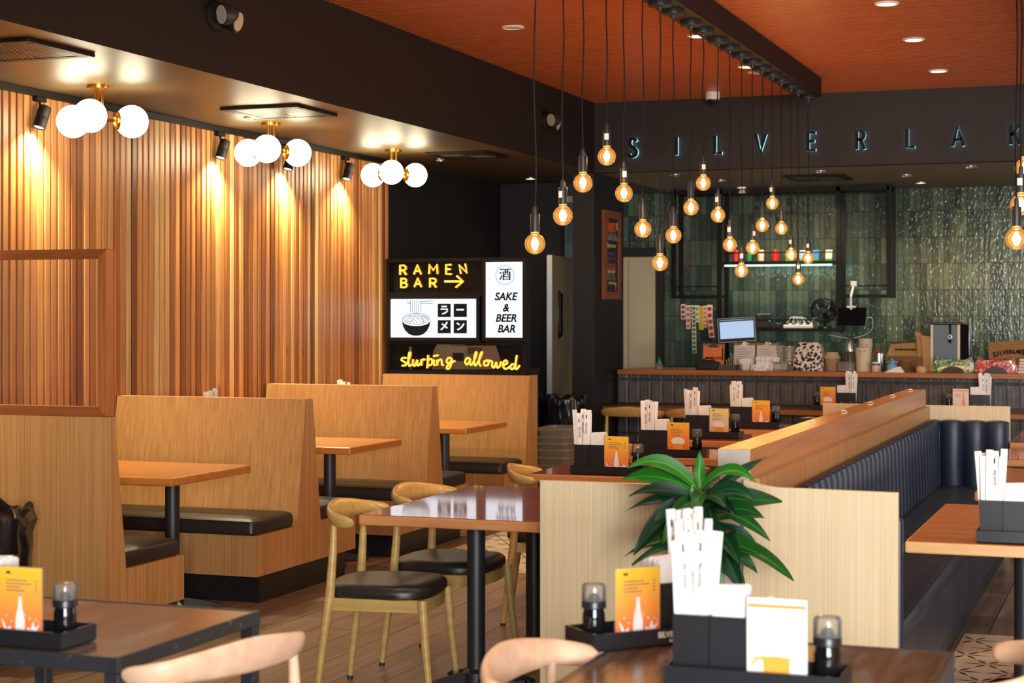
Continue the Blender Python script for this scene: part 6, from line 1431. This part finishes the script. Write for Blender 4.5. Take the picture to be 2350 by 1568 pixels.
tx = kx(2181, Y); m = MB(); m.cyl((tx, Y - .03, z1), (tx + .002, Y - .02, z1 - .095), .010, .008, 10); m.cyl((tx, Y - .04, z1 - .14), (tx, Y - .03, z1 - .16), .012, seg=10); m.lathe([(.010, -.05), (.012, 0)], (tx, Y, z1 - .11), 12, axis='Y'); m.build('tap', M['black_gloss'], t)
m = MB(); m.lathe([(.020, -.03), (.026, -.02), (.026, -.006)], (tx, Y, z1 - .112), 20, axis='Y'); m.build('tap_flange', M['steel'], t)
m = MB(); xp = kx(2222, Y); m.tube([(x1 + .07, Y + .05, z1 - .055), (xp, Y + .05, z1 - .06), (xp + .005, Y + .05, z1 - .09), (xp - .005, Y + .05, ZT + .02)], .009, 8); m.build('pipe', M['steel'], t)
# prize candy bags in cellophane
def candy(lab, u0, u1, col):
    x0, x1 = kx(u0, 15.42), kx(u1, 15.42); cx = (x0 + x1) / 2; hx = (x1 - x0) / 2; h_ = .118; rr = random.Random(u0)
    t = thing('wrapped_basket', lab, 'bag', (cx, 15.42, ZT), group='cellophane wrapped bundles')
    m = MB(); rings = []
    for s, z in ((.93, 0), (1.0, .02), (1.0, .06), (.96, .09), (.90, .108), (.80, .114)):
        rings.append([(a * hx * s + rr.uniform(-.008, .008), b * .085 * s + rr.uniform(-.006, .006), z + rr.uniform(-.006, .006) * (z > 0)) for a, b in rrect(1, 1, .3, 5)])
    m.loft(rings)
    for sx in (-1, 1): m._add([(sx * hx * .6, -.05, h_ - .008), (sx * hx * .95, -.06, h_ - .02), (sx * hx * .86, -.02, h_ + .022), (sx * hx * .55, .02, h_ - .006)], [(0, 1, 2, 3)])
    mt, nt, b = new_mat('cellophane_%d' % u0); tc = N(nt, 'ShaderNodeTexCoord'); nz = N(nt, 'ShaderNodeTexNoise'); nz.inputs['Scale'].default_value = 26; nz.inputs['Distortion'].default_value = 2
    nt.links.new(tc.outputs['Object'], nz.inputs['Vector']); rp = N(nt, 'ShaderNodeValToRGB'); rp.color_ramp.elements[0].position = .42; rp.color_ramp.elements[1].position = .62; rp.color_ramp.elements[0].color = col; rp.color_ramp.elements[1].color = lin(214, 196, 186); nt.links.new(nz.outputs['Fac'], rp.inputs[0]); nt.links.new(rp.outputs[0], b.inputs['Base Color']); b.inputs['Roughness'].default_value = .15; b.inputs['Coat Weight'].default_value = 1
    m.build('wrapping', mt, t, world=False, smooth=20)
    m = MB(); m.lathe([(hx * .56, -.098), (hx * .56, -.090)], (0, 0, 0), 30, axis='Y')
    for v in m.bm.verts: v.co.z = max(v.co.z * .62, 0) 
    m.build('window', plain('dark_choc_%d' % u0, lin(58, 42, 34), .25), t, world=False, smooth=0)
candy('green cellophane wrapped bundle with a dark oval on the bar', 2143, 2236, lin(26, 140, 58)); candy('red cellophane wrapped bundle with a dark oval on the bar', 2239, 2335, lin(196, 36, 44))
m = MB(); x0 = kx(2336, 15.42); 
for k in range(5): m.box(x0 + .004 * k, x0 + .18, 15.36, 15.50, ZT + .026 * k, ZT + .026 * k + .023, .006)
S(m, 'foam_lid_stack', plain('white_foam', lin(226, 206, 190), .6), 'stack of pale foam lids at the right end of the bar', 'lids', x0 + .09, 15.43)
# carton with the restaurant name
Y = 15.78; x0 = kx(2271, Y); x1 = kx(2385, Y); zc_ = kz(787, 2271, Y)
t = thing('cardboard_carton', 'brown carton printed with the restaurant name behind the red bundle', 'box', ((x0 + x1) / 2, Y + .1, ZT))
m = MB(); m.loft([[(x0, Y, ZT), (x1, Y + .04, ZT), (x1, Y + .22, ZT), (x0, Y + .2, ZT)], [(x0 - .012, Y, zc_), (x1, Y + .04, zc_ + .035), (x1, Y + .22, zc_ + .035), (x0 - .012, Y + .2, zc_)]]); m.build('carton', M['cardboard'], t, smooth=0)
m = MB(); MT = lambda px, py, dy=-.004: Matrix.Translation((px, Y + .04 * (px - x0) / (x1 - x0) + dy, py)) @ Matrix.Rotation(.10, 4, 'Z') @ FC
xm_ = kx(2316, Y)
for i_, ch_ in enumerate('SILVERLAKE'):
    f_ = i_ - 4.5; m.text(ch_, .046 + .0009 * f_ * f_, MT(xm_ + f_ * .0275, ZT + .158 + .0023 * f_ + .0008 * (20 - f_ * f_)) @ Matrix.Rotation(.03 * -f_, 4, 'Z'), 0, .001, 0, .002)
m.text('Ramen', .04, MT(xm_, ZT + .100) @ Matrix.Rotation(.08, 4, 'Z'), 0, .001, .4, .001)
m.tube(spline([(xm_ - .14, Y - .001, ZT + .092), (xm_ - .08, Y + .003, ZT + .106), (xm_ - .05, Y + .006, ZT + .098)], 4), .0015, 5); m.tube(spline([(xm_ + .06, Y + .018, ZT + .116), (xm_ + .10, Y + .023, ZT + .120), (xm_ + .15, Y + .028, ZT + .132)], 4), .0015, 5)
m.build('print', M['ink'], t, smooth=0)
# printer, fan, tablet on the rack
YK = 17.10; zl = 1.4555
x0, x1 = kx(1739, YK), kx(1774, YK); t = thing('receipt_printer', 'black receipt printer on the low rack shelf', 'printer', ((x0 + x1) / 2, YK, zl)); m = MB(); m.box(x0, x1, YK - .07, YK + .08, zl, zl + .145, .008); m.build('case', M['black_plastic'], t); m = MB(); q = at(1766, 736, YK - .072); m.box(q.x - .004, q.x + .004, YK - .073, YK - .070, q.z - .005, q.z + .005); m.build('status_light', emit('green_led', (.1, 1, .2, 1), 1.5, False), t, smooth=0); m = MB(); m.box(x0 + .005, x0 + .05, YK - .0715, YK - .07, zl + .125, zl + .132); m.build('badge', M['ink_grey'], t, smooth=0)
x0 = kx(1782, YK); m = MB(); m.box(x0, x0 + .055, YK - .04, YK + .03, zl, zl + .05, .006); single(m, 'power_adapter', M['black_plastic'], 'black power adapter beside the receipt printer', 'adapter', (x0, YK, zl))
x0, x1 = kx(1800, YK), kx(1868, YK); t = thing('power_strip', 'white power strip and plugs on the low rack shelf', 'power strip', ((x0 + x1) / 2, YK, zl)); m = MB(); m.box(x0, x1, YK - .06, YK - .015, zl, zl + .035, .006); m.build('strip', M['white'], t)
m = MB()
for k in range(4): xx = x0 + .05 + k * .07; m.box(xx, xx + .03, YK - .055, YK - .02, zl + .035, zl + .05, .004)
m.build('plug', M['white'], t)
m = MB()
for k in range(5):
    a = x0 + .03 + k * .06; m.tube(spline([(a, YK - .03, zl + .05), (a + R.uniform(-.05, .05), YK - .02, zl + .11), (a + R.uniform(0, .1), YK, zl + .09), (a + .06, YK + .02, zl + .03)], 6), .004, 6)
m.build('cable', M['white'], t)
t = thing('desk_fan', 'round black desk fan at the end of the low rack shelf', 'fan', (kx(1892, YK), YK, zl)); c = at(1889, 713, YK - .02); rf = .118
m = MB()
for yy, r_ in ((-.045, rf * .8), (-.02, rf), (.03, rf), (.06, rf * .75)): m.tube([(c.x + r_ * cos(2 * pi * k / 32), YK + yy, c.z + r_ * sin(2 * pi * k / 32)) for k in range(32)], .006 if r_ == rf else .003, 6, closed=True)
for k in range(28):
    a = 2 * pi * k / 28; m.tube([(c.x + .03 * cos(a), YK - .058, c.z + .03 * sin(a)), (c.x + rf * .8 * cos(a + .1), YK - .045, c.z + rf * .8 * sin(a + .1)), (c.x + rf * cos(a + .15), YK - .02, c.z + rf * sin(a + .15))], .0016, 4)
m.build('cage', M['black_gloss'], t)
m = MB()
for k in range(4):
    a = k * pi / 2 + .4; d = Vector((cos(a), 0, sin(a))); n_ = Vector((-sin(a), 0, cos(a))); cc_ = Vector((c.x, YK, c.z))
    m._add([cc_ + d * .02 - n_ * .02 + Vector((0, .012, 0)), cc_ + d * .10 - n_ * .05 + Vector((0, .02, 0)), cc_ + d * .105 + n_ * .045 + Vector((0, -.02, 0)), cc_ + d * .02 + n_ * .02 + Vector((0, -.012, 0))], [(0, 1, 2, 3)])
m.lathe([(.03, -.03), (.034, 0), (.034, .06), (.02, .08)], (c.x, YK, c.z), 16, axis='Y'); m.build('blade', M['black_plastic'], t)
m = MB(); m.lathe([(.07, 0), (.07, .015), (.03, .025)], (kx(1892, YK), YK + .03, zl), 20); m.tube([(kx(1892, YK), YK + .03, zl + .02), (c.x, YK + .07, c.z - .05), (c.x, YK + .05, c.z)], .012, 8); m.build('stand', M['black_plastic'], t)
YT = 16.86; q = [at(1924, 707, YT), at(1990, 706, YT), at(1986, 748, YT), at(1924, 747, YT)]
t = thing('order_tablet', 'black tablet screen hung on a white arm in front of the rack', 'tablet', (q[0].x, YT, q[0].z)); m = MB(); m.loft([[p_ + Vector((0, dy, 0)) for p_ in q] for dy in (0, .02)]); m.build('screen', M['black_gloss'], t, smooth=0)
m = MB(); a0, a1 = at(1953, 706, YT - .01), at(1957, 655, YT - .01); m.tube([(a0.x, YT - .012, a0.z - .02), (a0.x + .002, YT - .03, (a0.z + a1.z) / 2), (a1.x, YT + .05, a1.z), (a1.x, 16.955, a1.z)], .010, 8); m.box(a0.x - .04, a0.x + .04, YT - .018, YT + .026, a0.z - .005, a0.z + .016, .004); m.box(a1.x - .026, a1.x + .026, YT + .03, YT + .075, a1.z - .01, a1.z + .04, .003); m.build('arm', M['white'], t)
m = MB(); e = at(1989, 729, YT); m.tube(spline([(e.x, YT + .01, e.z), (e.x + .05, YT + .02, e.z - .01), (e.x + .03, YT + .06, e.z - .13), (e.x - .16, YT + .15, e.z - .20), (e.x - .40, YT + .2, e.z - .17)], 6), .003, 6); m.build('cable', M['white'], t)
m = MB(); b0 = at(1930, 757, 17.0)
for k in range(3): m.tube(spline([(b0.x - .02 * k, 17.0, 1.43), (b0.x + .10 + .02 * k, 16.95, 1.34), (b0.x + .12 - .03 * k, 16.9, 1.15), (b0.x + .05 + .03 * k, 16.85, .95)], 6), .006, 6)
single(m, 'cable_bundle', M['black_plastic'], 'black cables drooping from the low rack shelf', 'cables', (b0.x, 17.0, 1.42))
m = MB(); xk0, xk1 = -4.0, 1.0; m.box(-3.95, 4.4, 17.31, 17.69, 0, .9, .004); single(m, 'back_counter', M['toe'], 'dark back counter under the rack along the tiled wall', 'counter', (0, 17.4, 0), smooth=0)
# ------------------------------------------------------------------ daylight, camera, world
DAY = 1.0
for i, (a, b) in enumerate(wn):
    o = lamp('street_daylight', 'AREA', ((a + b) / 2, -2.75, 1.75), 820 * (b - a) / 2.4 * DAY, (.93, .97, 1.0), None, aim=(0, 1, -.03), size=(b - a, 2.6))
lamp('side_daylight', 'AREA', (4.7, 12.3, 1.45), 85 * DAY, (.93, .97, 1.0), None, aim=(-1, 0, -.03), size=(4.2, 2.1))
w = bpy.data.worlds.new('room_ambient'); SC.world = w; w.use_nodes = True
bg = w.node_tree.nodes['Background']; bg.inputs[0].default_value = (.70, .82, 1.0, 1); bg.inputs[1].default_value = .6
# warm general room lamps: ceiling downlights out of view, no fixtures modelled
for x in (-3.0, -1.0, 1.2, 3.2):
    for y in (3.0, 6.5):
        lamp('ceiling_downlight_beam', 'SPOT', (x, y, ZC - .03), 60, (1.0, .80, .55), None, .05, (0, 0, -1), 120, .6)
for y in (8.5, 11.0, 13.4):
    for x in (.8, 2.6): lamp('ceiling_downlight_beam', 'SPOT', (x, y, ZC - .03), 60, (1.0, .80, .55), None, .05, (0, 0, -1), 120, .6)
for x in (-3.2, -1.6, .2): lamp('tile_wall_fill_spot', 'SPOT', (x, 16.6, 2.82), 64, (1.0, .80, .50), None, .05, (0, .35, -1), 130, .7)  # spots added to brighten the tile wall, no fixtures here

cam = bpy.data.cameras.new('camera'); co = bpy.data.objects.new('camera', cam); COL.objects.link(co)
co.location = (0, 0, EYE); co.rotation_euler = (pi / 2, 0, TH)
cam.sensor_width = 36; cam.sensor_fit = 'HORIZONTAL'; cam.lens = FPX / 2350 * 36; cam.shift_y = -(784 - V0) / 2350
cam.clip_start = .05; cam.clip_end = 100
cam.dof.use_dof = True; cam.dof.focus_distance = 9.0; cam.dof.aperture_fstop = 4.5
SC.camera = co
vs = SC.view_settings; SC.display_settings.display_device = 'sRGB'
vs.view_transform = 'Standard'; vs.look = 'None'; vs.exposure = 0.24; vs.gamma = 1.0; vs.use_curve_mapping = False
cy = SC.cycles
cy.max_bounces = 7; cy.diffuse_bounces = 4; cy.glossy_bounces = 3; cy.transmission_bounces = 4; cy.transparent_max_bounces = 16
cy.sample_clamp_indirect = 4.0; cy.caustics_reflective = False; cy.caustics_refractive = False; cy.blur_glossy = 0.5
